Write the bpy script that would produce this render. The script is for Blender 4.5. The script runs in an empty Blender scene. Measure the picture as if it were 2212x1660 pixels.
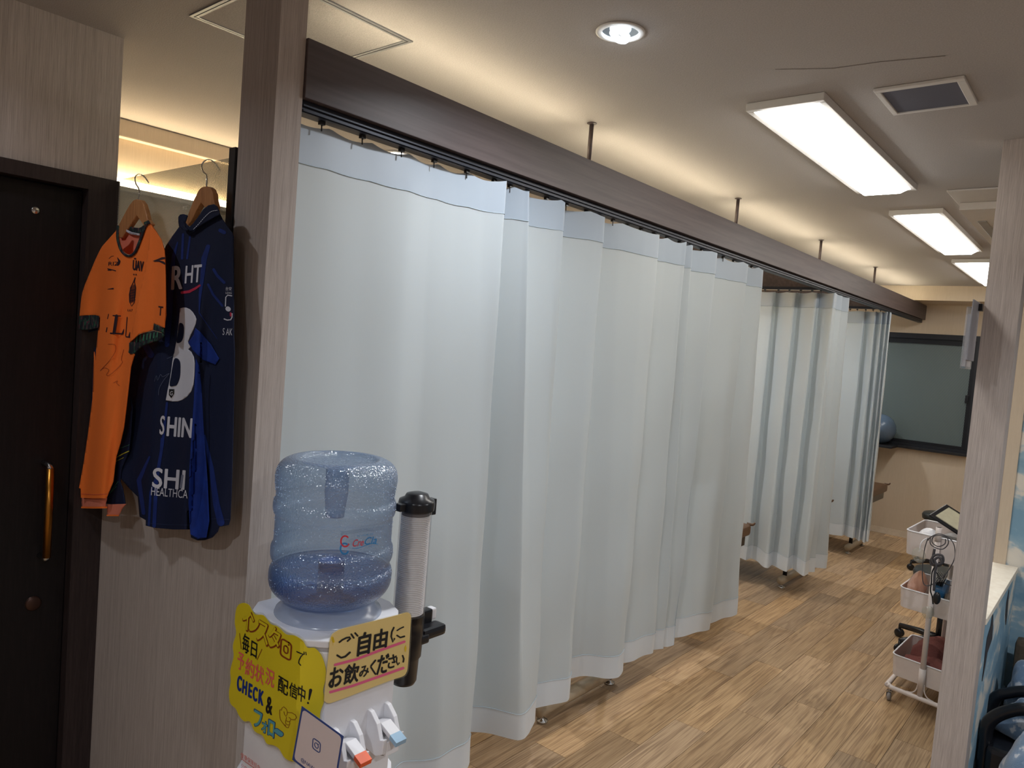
import bpy, bmesh, math, random
from mathutils import Vector, Matrix
from mathutils.geometry import tessellate_polygon
random.seed(7)
SC = bpy.context.scene
COL = SC.collection
PI = math.pi

# ------------------------------------------------------------------ camera
F_PX, YAW, PITCH, ROLL = 1577.825, 0.69615, -0.0569378, 0.0805478
CAM = Vector((0, 0, 1.657))
fw = Vector((-math.sin(YAW)*math.cos(PITCH), math.cos(YAW)*math.cos(PITCH), math.sin(PITCH)))
r0 = Vector((math.cos(YAW), math.sin(YAW), 0)); u0 = r0.cross(fw)
rt = math.cos(ROLL)*r0 + math.sin(ROLL)*u0
up = -math.sin(ROLL)*r0 + math.cos(ROLL)*u0
cd = bpy.data.cameras.new('camera'); cam = bpy.data.objects.new('camera', cd); COL.objects.link(cam)
cd.sensor_width = 36; cd.lens = F_PX/2212*36; cd.clip_start = .02
M = Matrix((rt, up, -fw)).transposed().to_4x4(); M.translation = CAM
cam.matrix_world = M
SC.camera = cam

# ------------------------------------------------------------------ world, exposure, room lights
w = bpy.data.worlds.new('night'); SC.world = w; w.use_nodes = True
w.node_tree.nodes['Background'].inputs[0].default_value = (.010, .012, .016, 1)
w.node_tree.nodes['Background'].inputs[1].default_value = 1
SC.view_settings.view_transform = 'Standard'; SC.view_settings.look = 'None'
SC.view_settings.gamma = 1; SC.view_settings.exposure = 0.06
SC.view_settings.use_curve_mapping = False
PANEL_E = 15.0       # ceiling panel lamps
TUBE_E = 24.0        # warm tubes lying on the beam
COVE_E = 26.0        # warm strip in the treatment bays
DOWN_E = 22.0       # recessed downlights
SC.cycles.max_bounces = 10; SC.cycles.transparent_max_bounces = 24

def light_area(name, loc, size, power, color, rot=(0, 0, 0), sy=None):
    l = bpy.data.lights.new(name, 'AREA'); l.energy = power; l.color = color; l.size = size
    if sy: l.shape = 'RECTANGLE'; l.size_y = sy
    o = bpy.data.objects.new(name, l); o.location = loc; o.rotation_euler = rot; COL.objects.link(o); return o

def at(px, py, ax, v):
    """point on the plane  axis ax = v  seen at pixel (px, py) of the photograph"""
    d = fw + (px-1106)/F_PX*rt - (py-830)/F_PX*up
    i = 'xyz'.index(ax)
    return CAM + d*((v-CAM[i])/d[i])

# ------------------------------------------------------------------ materials
def lin(c):
    return tuple((x/12.92 if x <= .04045 else ((x+.055)/1.055)**2.4) for x in [k/255 for k in c])
class NT:
    def __init__(s, name):
        s.m = bpy.data.materials.new(name); s.m.use_nodes = True; s.t = s.m.node_tree; s.n = s.t.nodes; s.l = s.t.links
        s.b = s.n['Principled BSDF']; s.out = s.n['Material Output']
    def add(s, typ, **k):
        x = s.n.new(typ)
        for a, v in k.items():
            if a in x.inputs.keys(): x.inputs[a].default_value = v
            else: setattr(x, a, v)
        return x
    def link(s, a, b): s.l.new(a, b)
    def coords(s, scale, kind='Object'):
        tc = s.add('ShaderNodeTexCoord'); mp = s.add('ShaderNodeMapping'); mp.inputs['Scale'].default_value = scale
        s.link(tc.outputs[kind], mp.inputs['Vector']); return mp
    def ramp(s, fac, stops):
        r = s.add('ShaderNodeValToRGB'); e = r.color_ramp.elements
        while len(e) < len(stops): e.new(.5)
        for i, (p, c) in enumerate(stops): e[i].position = p; e[i].color = (*c, 1)
        s.link(fac, r.inputs[0]); return r
    def bump(s, h, strength, dist=.001):
        b = s.add('ShaderNodeBump'); b.inputs['Strength'].default_value = strength; b.inputs['Distance'].default_value = dist
        s.link(h, b.inputs['Height']); s.link(b.outputs[0], s.b.inputs['Normal']); return b
def plain(name, rgb, rough=.5, metal=0, var=.06, scale=30, bump=0, spec=.5, **k):
    t = NT(name); c = lin(rgb)
    mp = t.coords((1, 1, 1)); no = t.add('ShaderNodeTexNoise'); no.inputs['Scale'].default_value = scale; no.inputs['Detail'].default_value = 4
    t.link(mp.outputs[0], no.inputs['Vector'])
    r = t.ramp(no.outputs['Fac'], [(.3, tuple(x*(1-var) for x in c)), (.7, tuple(min(1, x*(1+var)) for x in c))])
    t.link(r.outputs[0], t.b.inputs['Base Color'])
    t.b.inputs['Roughness'].default_value = rough; t.b.inputs['Metallic'].default_value = metal
    t.b.inputs['Specular IOR Level'].default_value = spec
    if bump: t.bump(no.outputs['Fac'], bump, .002)
    return t.m
def wallpaper(name, a, b, c, freq=620, rough=.75):
    """fine vertical streaks"""
    t = NT(name); mp = t.coords((freq, freq, 9)); n = t.add('ShaderNodeTexNoise'); n.inputs['Scale'].default_value = 1; n.inputs['Detail'].default_value = 6; n.inputs['Roughness'].default_value = .7
    t.link(mp.outputs[0], n.inputs['Vector'])
    mp2 = t.coords((freq*.2, freq*.2, .6)); n2 = t.add('ShaderNodeTexNoise'); n2.inputs['Scale'].default_value = 1; n2.inputs['Detail'].default_value = 3
    t.link(mp2.outputs[0], n2.inputs['Vector'])
    mx = t.add('ShaderNodeMix'); mx.inputs[0].default_value = .22; t.link(n.outputs['Fac'], mx.inputs[2]); t.link(n2.outputs['Fac'], mx.inputs[3])
    r = t.ramp(mx.outputs[0], [(.36, lin(a)), (.5, lin(b)), (.64, lin(c))])
    t.link(r.outputs[0], t.b.inputs['Base Color']); t.b.inputs['Roughness'].default_value = rough; t.b.inputs['Specular IOR Level'].default_value = .3
    t.bump(mx.outputs[0], .35, .001); return t.m
def emit(name, rgb, strength, base=(.8, .8, .8)):
    t = NT(name); t.b.inputs['Base Color'].default_value = (*base, 1)
    t.b.inputs['Emission Color'].default_value = (*lin(rgb), 1); t.b.inputs['Emission Strength'].default_value = strength; return t.m

MT = {}
MT['wall'] = wallpaper('beige_wallpaper', (158, 148, 142), (180, 170, 164), (198, 189, 183))
MT['wall_tan'] = wallpaper('tan_wallpaper', (206, 190, 168), (211, 195, 173), (216, 200, 179), 300)
def m_ceiling():
    t = NT('ceiling_paper'); mp = t.coords((1, 1, 1)); n = t.add('ShaderNodeTexNoise'); n.inputs['Scale'].default_value = 260; n.inputs['Detail'].default_value = 4
    t.link(mp.outputs[0], n.inputs['Vector']); r = t.ramp(n.outputs['Fac'], [(.3, lin((170, 165, 162))), (.7, lin((186, 181, 178)))])
    t.link(r.outputs[0], t.b.inputs['Base Color']); t.b.inputs['Roughness'].default_value = .85; t.b.inputs['Specular IOR Level'].default_value = .25
    t.bump(n.outputs['Fac'], .5, .002); return t.m
MT['ceiling'] = m_ceiling()
def m_plank():
    t = NT('oak_plank_vinyl'); oi = t.add('ShaderNodeObjectInfo')
    tc = t.add('ShaderNodeTexCoord'); off = t.add('ShaderNodeVectorMath', operation='SCALE'); cb = t.add('ShaderNodeCombineXYZ')
    for i in range(3): t.link(oi.outputs['Random'], cb.inputs[i])
    t.link(cb.outputs[0], off.inputs[0]); off.inputs['Scale'].default_value = 37
    ad = t.add('ShaderNodeVectorMath', operation='ADD'); t.link(tc.outputs['Object'], ad.inputs[0]); t.link(off.outputs[0], ad.inputs[1])
    def noise(sc, detail, dist=0):
        mp = t.add('ShaderNodeMapping'); mp.inputs['Scale'].default_value = sc; t.link(ad.outputs[0], mp.inputs['Vector'])
        n = t.add('ShaderNodeTexNoise'); n.inputs['Scale'].default_value = 1; n.inputs['Detail'].default_value = detail; n.inputs['Distortion'].default_value = dist
        t.link(mp.outputs[0], n.inputs['Vector']); return n
    g = noise((190, 3.2, 1), 6, .25); c = noise((16, 1.1, 1), 3, 1.2)
    # cathedral grain: rings of a slow noise
    ringm = t.add('ShaderNodeMath', operation='MULTIPLY'); ringm.inputs[1].default_value = 34; t.link(c.outputs['Fac'], ringm.inputs[0])
    sn = t.add('ShaderNodeMath', operation='SINE'); t.link(ringm.outputs[0], sn.inputs[0])
    mx = t.add('ShaderNodeMix'); mx.inputs[0].default_value = .07; t.link(g.outputs['Fac'], mx.inputs[2]); t.link(sn.outputs[0], mx.inputs[3])
    r = t.ramp(mx.outputs[0], [(.30, lin((146, 118, 89))), (.46, lin((177, 147, 113))), (.60, lin((193, 163, 127)))])
    hs = t.add('ShaderNodeHueSaturation'); t.link(r.outputs[0], hs.inputs['Color'])
    mr = t.add('ShaderNodeMapRange'); mr.inputs[3].default_value = .72; mr.inputs[4].default_value = 1.14; t.link(oi.outputs['Random'], mr.inputs[0]); t.link(mr.outputs[0], hs.inputs['Value'])
    ms = t.add('ShaderNodeMath', operation='MULTIPLY'); ms.inputs[1].default_value = 7.31; t.link(oi.outputs['Random'], ms.inputs[0])
    fr = t.add('ShaderNodeMath', operation='FRACT'); t.link(ms.outputs[0], fr.inputs[0])
    mr2 = t.add('ShaderNodeMapRange'); mr2.inputs[3].default_value = .93; mr2.inputs[4].default_value = 1.10; t.link(fr.outputs[0], mr2.inputs[0]); t.link(mr2.outputs[0], hs.inputs['Saturation'])
    t.link(hs.outputs[0], t.b.inputs['Base Color']); t.b.inputs['Roughness'].default_value = .42; t.b.inputs['Specular IOR Level'].default_value = .35
    t.bump(g.outputs['Fac'], .25, .001); return t.m
MT['plank'] = m_plank()
MT['subfloor'] = plain('floor_joint_brown', (74, 54, 38), .7)
def m_cloud():
    t = NT('cloud_print_wallpaper'); mp = t.coords((2.2, 2.2, 3.4)); n = t.add('ShaderNodeTexNoise'); n.inputs['Scale'].default_value = 1.6; n.inputs['Detail'].default_value = 7; n.inputs['Roughness'].default_value = .55; n.inputs['Distortion'].default_value = .3
    t.link(mp.outputs[0], n.inputs['Vector']); r = t.ramp(n.outputs['Fac'], [(.44, lin((128, 166, 190))), (.54, lin((154, 184, 200))), (.585, lin((226, 222, 212))), (.75, lin((238, 230, 214)))])
    t.link(r.outputs[0], t.b.inputs['Base Color']); t.b.inputs['Roughness'].default_value = .7; return t.m
MT['cloud'] = m_cloud()
def m_curtain(name, rgb, trans):
    t = NT(name); mp = t.coords((1, 1, 1)); n = t.add('ShaderNodeTexNoise'); n.inputs['Scale'].default_value = 900; n.inputs['Detail'].default_value = 2
    t.link(mp.outputs[0], n.inputs['Vector'])
    c = lin(rgb); t.b.inputs['Base Color'].default_value = (*c, 1); t.b.inputs['Roughness'].default_value = .42
    t.b.inputs['Sheen Weight'].default_value = .3; t.b.inputs['Specular IOR Level'].default_value = .75
    t.bump(n.outputs['Fac'], .25, .0006)
    tr = t.add('ShaderNodeBsdfTranslucent'); tr.inputs[0].default_value = (*c, 1)
    mx = t.add('ShaderNodeMixShader'); mx.inputs[0].default_value = trans
    t.link(t.b.outputs[0], mx.inputs[1]); t.link(tr.outputs[0], mx.inputs[2]); t.link(mx.outputs[0], t.out.inputs[0]); return t.m
MT['curtain'] = m_curtain('satin_curtain_cloth', (218, 227, 232), .36)
MT['curtain_band'] = m_curtain('curtain_double_cloth', (184, 198, 212), .12)
MT['curtain_hem'] = m_curtain('curtain_hem_cloth', (226, 234, 241), .2)
def m_beam():
    t = NT('dark_stained_wood'); mp = t.coords((60, 2.5, 60)); n = t.add('ShaderNodeTexNoise'); n.inputs['Scale'].default_value = 1; n.inputs['Detail'].default_value = 6
    t.link(mp.outputs[0], n.inputs['Vector']); r = t.ramp(n.outputs['Fac'], [(.35, lin((74, 63, 64))), (.65, lin((88, 76, 76)))])
    t.link(r.outputs[0], t.b.inputs['Base Color']); t.b.inputs['Roughness'].default_value = .5; t.bump(n.outputs['Fac'], .2, .001); return t.m
MT['beam'] = m_beam()
MT['darkwood'] = wallpaper('dark_door_wood', (17, 14, 17), (21, 17, 20), (27, 22, 24), 160, .5)
MT['framewood'] = wallpaper('dark_door_frame_wood', (44, 36, 37), (52, 43, 43), (60, 50, 50), 160, .4)
MT['black'] = plain('black_plastic', (22, 23, 28), .28, 0, .1)
MT['blackmetal'] = plain('black_metal', (24, 24, 30), .4, .2)
MT['rail'] = plain('dark_navy_rail_metal', (38, 42, 54), .45, .3)
MT['chrome'] = plain('chrome', (200, 200, 200), .18, 1, .02)
MT['brass'] = plain('brass_handle', (170, 116, 50), .3, 1, .1)
MT['alu'] = plain('brushed_aluminium', (160, 165, 172), .35, .8, .04)
MT['lampframe'] = plain('white_lamp_housing', (222, 220, 218), .5, 0, .02)
MT['white'] = plain('white_plastic', (226, 226, 230), .35, 0, .02, 20)
MT['whitemetal'] = plain('pinkish_white_enamel', (214, 203, 198), .4, 0, .03, 20)
MT['sill'] = wallpaper('pale_sill_wood', (232, 222, 205), (240, 232, 216), (246, 240, 226), 20, .5)
MT['leather_brown'] = plain('brown_leather', (92, 66, 44), .42, 0, .2, 60, .3)
MT['tantube'] = plain('tan_enamel_tube', (176, 160, 136), .4, 0, .05)
MT['stool'] = plain('black_vinyl', (42, 46, 46), .35, 0, .1, 40, .1)
MT['towel'] = plain('brown_towel', (122, 70, 64), .95, 0, .15, 200, .6)
MT['hangerwood'] = wallpaper('hanger_wood', (166, 112, 70), (186, 130, 84), (200, 146, 98), 120, .4)
MT['orange'] = plain('orange_jersey_knit', (250, 124, 50), .8, 0, .05, 700, .15, .3)
MT['orange_in'] = plain('pale_jersey_lining', (226, 130, 104), .85, 0, .04)
MT['navy'] = plain('navy_jersey_knit', (16, 26, 56), .75, 0, .2, 500, .15, .3)
MT['blue'] = plain('blue_jersey_stripe', (18, 48, 132), .75, 0, .2, 30, 0, .3)
MT['blue2'] = plain('dark_blue_jersey_stripe', (24, 46, 116), .75, 0, .2, 30, 0, .3)
MT['white_print'] = plain('white_heat_print', (214, 216, 228), .6, 0, .01)
MT['grey_print'] = plain('grey_heat_print', (120, 126, 148), .7, 0, .01)
MT['dark_print'] = plain('dark_print', (40, 20, 34), .7, 0, .02)
MT['red_print'] = plain('crimson_print', (190, 46, 78), .6, 0, .02)
MT['green_print'] = plain('green_print', (60, 120, 96), .7, 0, .05)
MT['yellow_print'] = plain('yellow_print', (190, 180, 50), .7, 0, .05)
def m_cuff():
    t = NT('striped_cuff_cloth'); mp = t.coords((90, 90, 30)); n = t.add('ShaderNodeTexNoise'); n.inputs['Scale'].default_value = 1; n.inputs['Detail'].default_value = 1
    t.link(mp.outputs[0], n.inputs['Vector']); r = t.ramp(n.outputs['Fac'], [(.52, lin((20, 22, 34))), (.56, lin((40, 96, 70))), (.6, lin((24, 28, 46))), (.66, lin((120, 60, 70))), (.7, lin((22, 26, 40)))])
    t.link(r.outputs[0], t.b.inputs['Base Color']); t.b.inputs['Roughness'].default_value = .8; return t.m
MT['cuff'] = m_cuff()
MT['yellow'] = plain('yellow_card', (216, 196, 34), .45, 0, .04, 6)
MT['cream'] = plain('cream_card', (222, 196, 128), .45, 0, .02, 6)
MT['ink'] = plain('black_marker_ink', (18, 20, 24), .5, 0, .02)
MT['pink_ink'] = plain('pink_marker_ink', (222, 96, 136), .5, 0, .02)
MT['salmon_ink'] = plain('salmon_marker_ink', (226, 98, 96), .5, 0, .02)
MT['brown_ink'] = plain('brown_marker_ink', (132, 58, 20), .5, 0, .02)
MT['navy_ink'] = plain('navy_marker_ink', (14, 46, 128), .5, 0, .02)
MT['teal_ink'] = plain('teal_marker_ink', (86, 158, 172), .5, 0, .02)
MT['gold_ink'] = plain('gold_sparkle_ink', (224, 190, 30), .5, 0, .02)
MT['card'] = plain('pinkish_card', (222, 206, 204), .5, 0, .01)
MT['cardblue'] = plain('blue_card_border', (52, 74, 136), .5, 0, .02)
MT['redtext'] = plain('red_fine_print', (206, 80, 76), .6, 0, .02)
MT['logo_red'] = plain('logo_red', (206, 52, 66), .4, 0, .02)
MT['logo_blue'] = plain('logo_blue', (40, 128, 190), .4, 0, .02)
MT['orange_tip'] = plain('orange_tap_tip', (236, 96, 44), .4)
MT['blue_tip'] = plain('pale_blue_tap_tip', (148, 182, 208), .35)
MT['brownpad'] = plain('dark_brown_cushion', (88, 76, 62), .8, 0, .1, 100, .2)
MT['lilac'] = plain('grey_filter_mesh', (96, 98, 112), .8, 0, .05, 400)
MT['acgrey'] = plain('air_conditioner_plastic', (200, 194, 188), .5, 0, .02)
MT['bluething'] = plain('blue_plastic', (40, 92, 132), .3)
MT['cable'] = plain('grey_cable_rubber', (66, 64, 68), .5)
MT['ball'] = plain('grey_blue_vinyl_ball', (92, 112, 134), .25, 0, .04)
MT['paper'] = plain('paper_cup', (228, 226, 224), .6, 0, .02)
MT['lilacpaper'] = plain('lilac_printed_paper', (170, 166, 190), .6, 0, .1, 200)
def m_fleece():
    t = NT('blue_fleece_with_pale_print'); mp = t.coords((1, 1, 1)); n = t.add('ShaderNodeTexNoise'); n.inputs['Scale'].default_value = 26; n.inputs['Detail'].default_value = 3
    t.link(mp.outputs[0], n.inputs['Vector']); r = t.ramp(n.outputs['Fac'], [(.5, lin((104, 130, 158))), (.57, lin((120, 144, 170))), (.62, lin((188, 194, 202))), (.8, lin((196, 200, 206)))])
    t.link(r.outputs[0], t.b.inputs['Base Color']); t.b.inputs['Roughness'].default_value = .95; t.b.inputs['Sheen Weight'].default_value = .5
    n2 = t.add('ShaderNodeTexNoise'); n2.inputs['Scale'].default_value = 220; t.link(mp.outputs[0], n2.inputs['Vector']); t.bump(n2.outputs['Fac'], .5, .003); return t.m
MT['fleece'] = m_fleece()
def thin_clear(name, tint, gloss_rough, fac_diff, diff, bumpscale=0, bumpstr=0, voro=False):
    """thin sheet you see through: tinted transparency, reflection by fresnel, a share of diffuse"""
    t = NT(name); tr = t.add('ShaderNodeBsdfTransparent'); tr.inputs[0].default_value = (*tint, 1)
    gl = t.add('ShaderNodeBsdfGlossy'); gl.inputs['Roughness'].default_value = gloss_rough
    df = t.add('ShaderNodeBsdfDiffuse'); df.inputs[0].default_value = (*lin(diff), 1)
    tl = t.add('ShaderNodeBsdfTranslucent'); tl.inputs[0].default_value = (*lin(diff), 1)
    dd = t.add('ShaderNodeMixShader'); dd.inputs[0].default_value = .5; t.link(df.outputs[0], dd.inputs[1]); t.link(tl.outputs[0], dd.inputs[2])
    m1 = t.add('ShaderNodeMixShader'); m1.inputs[0].default_value = fac_diff; t.link(tr.outputs[0], m1.inputs[1]); t.link(dd.outputs[0], m1.inputs[2])
    lw = t.add('ShaderNodeLayerWeight'); lw.inputs[0].default_value = .5
    if voro:
        fd_ = t.add('ShaderNodeMath', operation='MULTIPLY_ADD'); fd_.inputs[1].default_value = .55; fd_.inputs[2].default_value = fac_diff; fd_.use_clamp = True
        p2_ = t.add('ShaderNodeMath', operation='POWER'); p2_.inputs[1].default_value = 2.2; t.link(lw.outputs['Facing'], p2_.inputs[0]); t.link(p2_.outputs[0], fd_.inputs[0]); t.link(fd_.outputs[0], m1.inputs[0])
    pw_ = t.add('ShaderNodeMath', operation='POWER'); pw_.inputs[1].default_value = 3.5; t.link(lw.outputs['Facing'], pw_.inputs[0])
    fr = t.add('ShaderNodeMath', operation='MULTIPLY_ADD'); fr.inputs[1].default_value = .6; fr.inputs[2].default_value = .15 if voro else .045; t.link(pw_.outputs[0], fr.inputs[0])
    m2 = t.add('ShaderNodeMixShader'); t.link(fr.outputs[0], m2.inputs[0]); t.link(m1.outputs[0], m2.inputs[1]); t.link(gl.outputs[0], m2.inputs[2]); t.link(m2.outputs[0], t.out.inputs[0])
    if bumpscale:
        mp = t.coords((1, 1, 1)); v = t.add('ShaderNodeTexVoronoi' if voro else 'ShaderNodeTexNoise'); v.inputs['Scale'].default_value = bumpscale
        t.link(mp.outputs[0], v.inputs['Vector']); b = t.add('ShaderNodeBump'); b.inputs['Strength'].default_value = bumpstr; b.inputs['Distance'].default_value = .002
        t.link(v.outputs[0], b.inputs['Height'])
        for nd in (gl, df): t.link(b.outputs[0], nd.inputs['Normal'])
    return t.m
MT['bottle'] = thin_clear('clear_blue_bottle_plastic', (.80, .885, .97), .12, .2, (148, 174, 212), 230, .8, True)
MT['water'] = thin_clear('blue_tinted_water', (.42, .64, .90), .08, .3, (44, 98, 166), 300, .5, True)
MT['tube'] = thin_clear('clear_tube_plastic', (.93, .93, .95), .05, .03, (200, 200, 205))
MT['collar'] = thin_clear('milky_collar_plastic', (.8, .85, .92), .2, .55, (214, 222, 236))
MT['laminate'] = thin_clear('clear_laminate_film', (.97, .96, .9), .2, .12, (240, 234, 200))
MT['vinylbag'] = thin_clear('peach_vinyl_bag', (.98, .84, .74), .2, .72, (255, 214, 192), 60, .6)
MT['clearbag'] = thin_clear('clear_vinyl_bag', (.95, .95, .92), .2, .2, (200, 200, 190), 60, .6)
def m_meshglass():
    t = NT('dotted_partition_glass'); tr = t.add('ShaderNodeBsdfTransparent'); tr.inputs[0].default_value = (.90, .90, .86, 1)
    gl = t.add('ShaderNodeBsdfGlossy'); gl.inputs['Roughness'].default_value = .03
    df = t.add('ShaderNodeBsdfDiffuse'); df.inputs[0].default_value = (*lin((196, 192, 176)), 1)
    mp = t.coords((250, 1, 250)); mp.inputs['Rotation'].default_value = (0, .6, 0)
    v = t.add('ShaderNodeTexVoronoi'); v.inputs['Scale'].default_value = 1; v.inputs['Randomness'].default_value = 0; t.link(mp.outputs[0], v.inputs['Vector'])
    r = t.ramp(v.outputs['Distance'], [(.25, (.68, .68, .68)), (.42, (.3, .3, .3))])
    m1 = t.add('ShaderNodeMixShader'); t.link(r.outputs[0], m1.inputs[0]); t.link(tr.outputs[0], m1.inputs[1]); t.link(df.outputs[0], m1.inputs[2])
    m2 = t.add('ShaderNodeMixShader'); m2.inputs[0].default_value = .05; t.link(m1.outputs[0], m2.inputs[1]); t.link(gl.outputs[0], m2.inputs[2]); t.link(m2.outputs[0], t.out.inputs[0]); return t.m
MT['meshglass'] = m_meshglass()
def m_window():
    t = NT('patterned_night_glass'); mp = t.coords((1, 1, 1)); mp.inputs['Rotation'].default_value = (0, .5, 0)
    w1 = t.add('ShaderNodeTexWave'); w1.inputs['Scale'].default_value = 26; w1.bands_direction = 'X'; t.link(mp.outputs[0], w1.inputs['Vector'])
    r = t.ramp(w1.outputs['Fac'], [(.3, lin((84, 98, 100))), (.8, lin((116, 130, 130)))])
    t.link(r.outputs[0], t.b.inputs['Base Color']); t.b.inputs['Roughness'].default_value = .35
    t.bump(w1.outputs['Fac'], .3, .002); return t.m
MT['window'] = m_window()
def m_panel(e):
    t = NT('prismatic_lamp_diffuser'); mp = t.coords((1, 1, 1)); v = t.add('ShaderNodeTexVoronoi'); v.inputs['Scale'].default_value = 160; v.inputs['Randomness'].default_value = 0
    t.link(mp.outputs[0], v.inputs['Vector'])
    t.b.inputs['Base Color'].default_value = (.85, .85, .82, 1); t.b.inputs['Roughness'].default_value = .4
    r = t.ramp(v.outputs['Distance'], [(.1, (1, .97, .92)), (.6, (.86, .83, .78))]); t.link(r.outputs[0], t.b.inputs['Emission Color'])
    t.b.inputs['Emission Strength'].default_value = e; return t.m
MT['panel'] = m_panel(PANEL_E)
MT['tubelight'] = emit('warm_tube_glow', (255, 240, 206), TUBE_E)
MT['cove'] = emit('warm_cove_glow', (255, 230, 184), COVE_E)
MT['bulb'] = emit('white_bulb_glow', (232, 244, 255), DOWN_E)
MT['reflector'] = plain('bright_reflector', (230, 236, 240), .12, 1, .02)

# ------------------------------------------------------------------ mesh helpers
def obj(name, bm, mat, parent=None, smooth=False, kind=None):
    me = bpy.data.meshes.new(name); bm.normal_update(); bm.to_mesh(me); bm.free()
    if isinstance(mat, str): mat = MT[mat]
    me.materials.append(mat)
    if smooth:
        for p in me.polygons: p.use_smooth = True
    o = bpy.data.objects.new(name, me); COL.objects.link(o)
    if parent is not None: setp(o, parent)
    if kind: o['kind'] = kind
    return o
def world_loc(o):
    l = Vector(o.location)
    while o.parent: 
        l = l + Vector(o.matrix_parent_inverse.translation); o = o.parent; l = l + Vector(o.location)
    return l
def setp(o, parent):
    o.parent = parent; o.matrix_parent_inverse = Matrix.Translation(-world_loc(parent))
def thing(name, label, cat, loc, group=None):
    o = bpy.data.objects.new(name, None); COL.objects.link(o); o.location = loc; o.empty_display_size = .05
    o['label'] = label; o['category'] = cat
    if group: o['group'] = group
    return o
def tag(o, label, cat, group=None):
    o['label'] = label; o['category'] = cat
    if group: o['group'] = group
    return o
def struct(name, bm, mat, parent=None, smooth=False):
    o = obj(name, bm, mat, parent, smooth)
    if parent is None: o['kind'] = 'structure'
    return o
def BM(): return bmesh.new()
def box(bm, x0, x1, y0, y1, z0, z1, bevel=0):
    n0 = set(bm.faces)
    vs = [bm.verts.new((x, y, z)) for z in (z0, z1) for y in (y0, y1) for x in (x0, x1)]
    fs = [bm.faces.new([vs[i] for i in f]) for f in ((0, 2, 3, 1), (4, 5, 7, 6), (0, 1, 5, 4), (2, 6, 7, 3), (0, 4, 6, 2), (1, 3, 7, 5))]
    if bevel:
        es = list({e for f in fs for e in f.edges}); bmesh.ops.bevel(bm, geom=es, offset=bevel, segments=2, affect='EDGES', profile=.6)
    return bm
def B(*a, **k): return box(BM(), *a, **k)
def xf(bm, m): bmesh.ops.transform(bm, matrix=m, verts=bm.verts); return bm
def lathe(bm, prof, c, seg=40, z0=0, axis=None, a0=0, cap=False):
    rings = []
    for r, z in prof:
        if r < 1e-6: rings.append([bm.verts.new((c[0], c[1], z0+z))])
        else: rings.append([bm.verts.new((c[0]+r*math.cos(a0+2*PI*i/seg), c[1]+r*math.sin(a0+2*PI*i/seg), z0+z)) for i in range(seg)])
    for a, b in zip(rings, rings[1:]):
        for i in range(seg):
            j = (i+1) % seg
            if len(a) == 1 and len(b) == 1: continue
            if len(a) == 1: bm.faces.new((a[0], b[i], b[j]))
            elif len(b) == 1: bm.faces.new((a[i], a[j], b[0]))
            else: bm.faces.new((a[i], a[j], b[j], b[i]))
    return bm
def spline(pts, n=8, closed=False):
    P = [Vector(p) for p in pts]; out = []
    N = len(P)
    rng = N if closed else N-1
    for i in range(rng):
        g = lambda k: P[k % N] if closed else P[max(0, min(N-1, k))]
        a, b, c, d = g(i-1), g(i), g(i+1), g(i+2)
        for k in range(n):
            t = k/n
            out.append(.5*((2*b)+(-a+c)*t+(2*a-5*b+4*c-d)*t*t+(-a+3*b-3*c+d)*t**3))
    if not closed: out.append(P[-1])
    return out
def tube(bm, pts, r, seg=10, cap=True, closed=False):
    P = [Vector(p) for p in pts]; rings = []; n = len(P)
    prev = None
    for i, p in enumerate(P):
        if closed: t = P[(i+1) % n]-P[i-1]
        else: t = P[min(i+1, n-1)]-P[max(i-1, 0)]
        t.normalize()
        ref = prev if prev else (Vector((0, 0, 1)) if abs(t.z) < .9 else Vector((1, 0, 0)))
        s = t.cross(ref).cross(t)
        if s.length < 1e-6: s = t.orthogonal()
        s.normalize(); prev = s; q = t.cross(s)
        rr = r[i] if isinstance(r, (list, tuple)) else r
        rings.append([bm.verts.new(p+rr*(math.cos(2*PI*k/seg)*s+math.sin(2*PI*k/seg)*q)) for k in range(seg)])
    R = rings+[rings[0]] if closed else rings
    for a, b in zip(R, R[1:]):
        for k in range(seg): bm.faces.new((a[k], a[(k+1) % seg], b[(k+1) % seg], b[k]))
    if cap and not closed: bm.faces.new(rings[0][::-1]); bm.faces.new(rings[-1])
    return bm
def solid(bm, th):
    """give a sheet thickness along its normals"""
    bm.normal_update()
    r = bmesh.ops.solidify(bm, geom=list(bm.faces), thickness=th); return bm
def mod_solid(o, th, off=0):
    m = o.modifiers.new('thickness', 'SOLIDIFY'); m.thickness = th; m.offset = off; return o
def mod_bevel(o, wdt, seg=2):
    m = o.modifiers.new('bevel', 'BEVEL'); m.width = wdt; m.segments = seg; m.limit_method = 'ANGLE'; return o
def mod_sub(o, lv=1):
    m = o.modifiers.new('sub', 'SUBSURF'); m.levels = lv; m.render_levels = lv; return o
def poly2(bm, pts, z=0.0):
    """triangulated flat polygon from 2D points"""
    V = [Vector((p[0], p[1], 0)) for p in pts]
    tris = tessellate_polygon([V]); vs = [bm.verts.new((p[0], p[1], z)) for p in pts]
    for t in tris:
        try: bm.faces.new([vs[i] for i in t])
        except ValueError: pass
    return bm
def gridcut(bm, sx, sy):
    xs = [v.co.x for v in bm.verts]; ys = [v.co.y for v in bm.verts]
    x = math.floor(min(xs)/sx)*sx+sx
    while x < max(xs):
        bmesh.ops.bisect_plane(bm, geom=list(bm.verts)+list(bm.edges)+list(bm.faces), plane_co=(x, 0, 0), plane_no=(1, 0, 0)); x += sx
    y = math.floor(min(ys)/sy)*sy+sy
    while y < max(ys):
        bmesh.ops.bisect_plane(bm, geom=list(bm.verts)+list(bm.edges)+list(bm.faces), plane_co=(0, y, 0), plane_no=(0, 1, 0)); y += sy
    return bm
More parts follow.
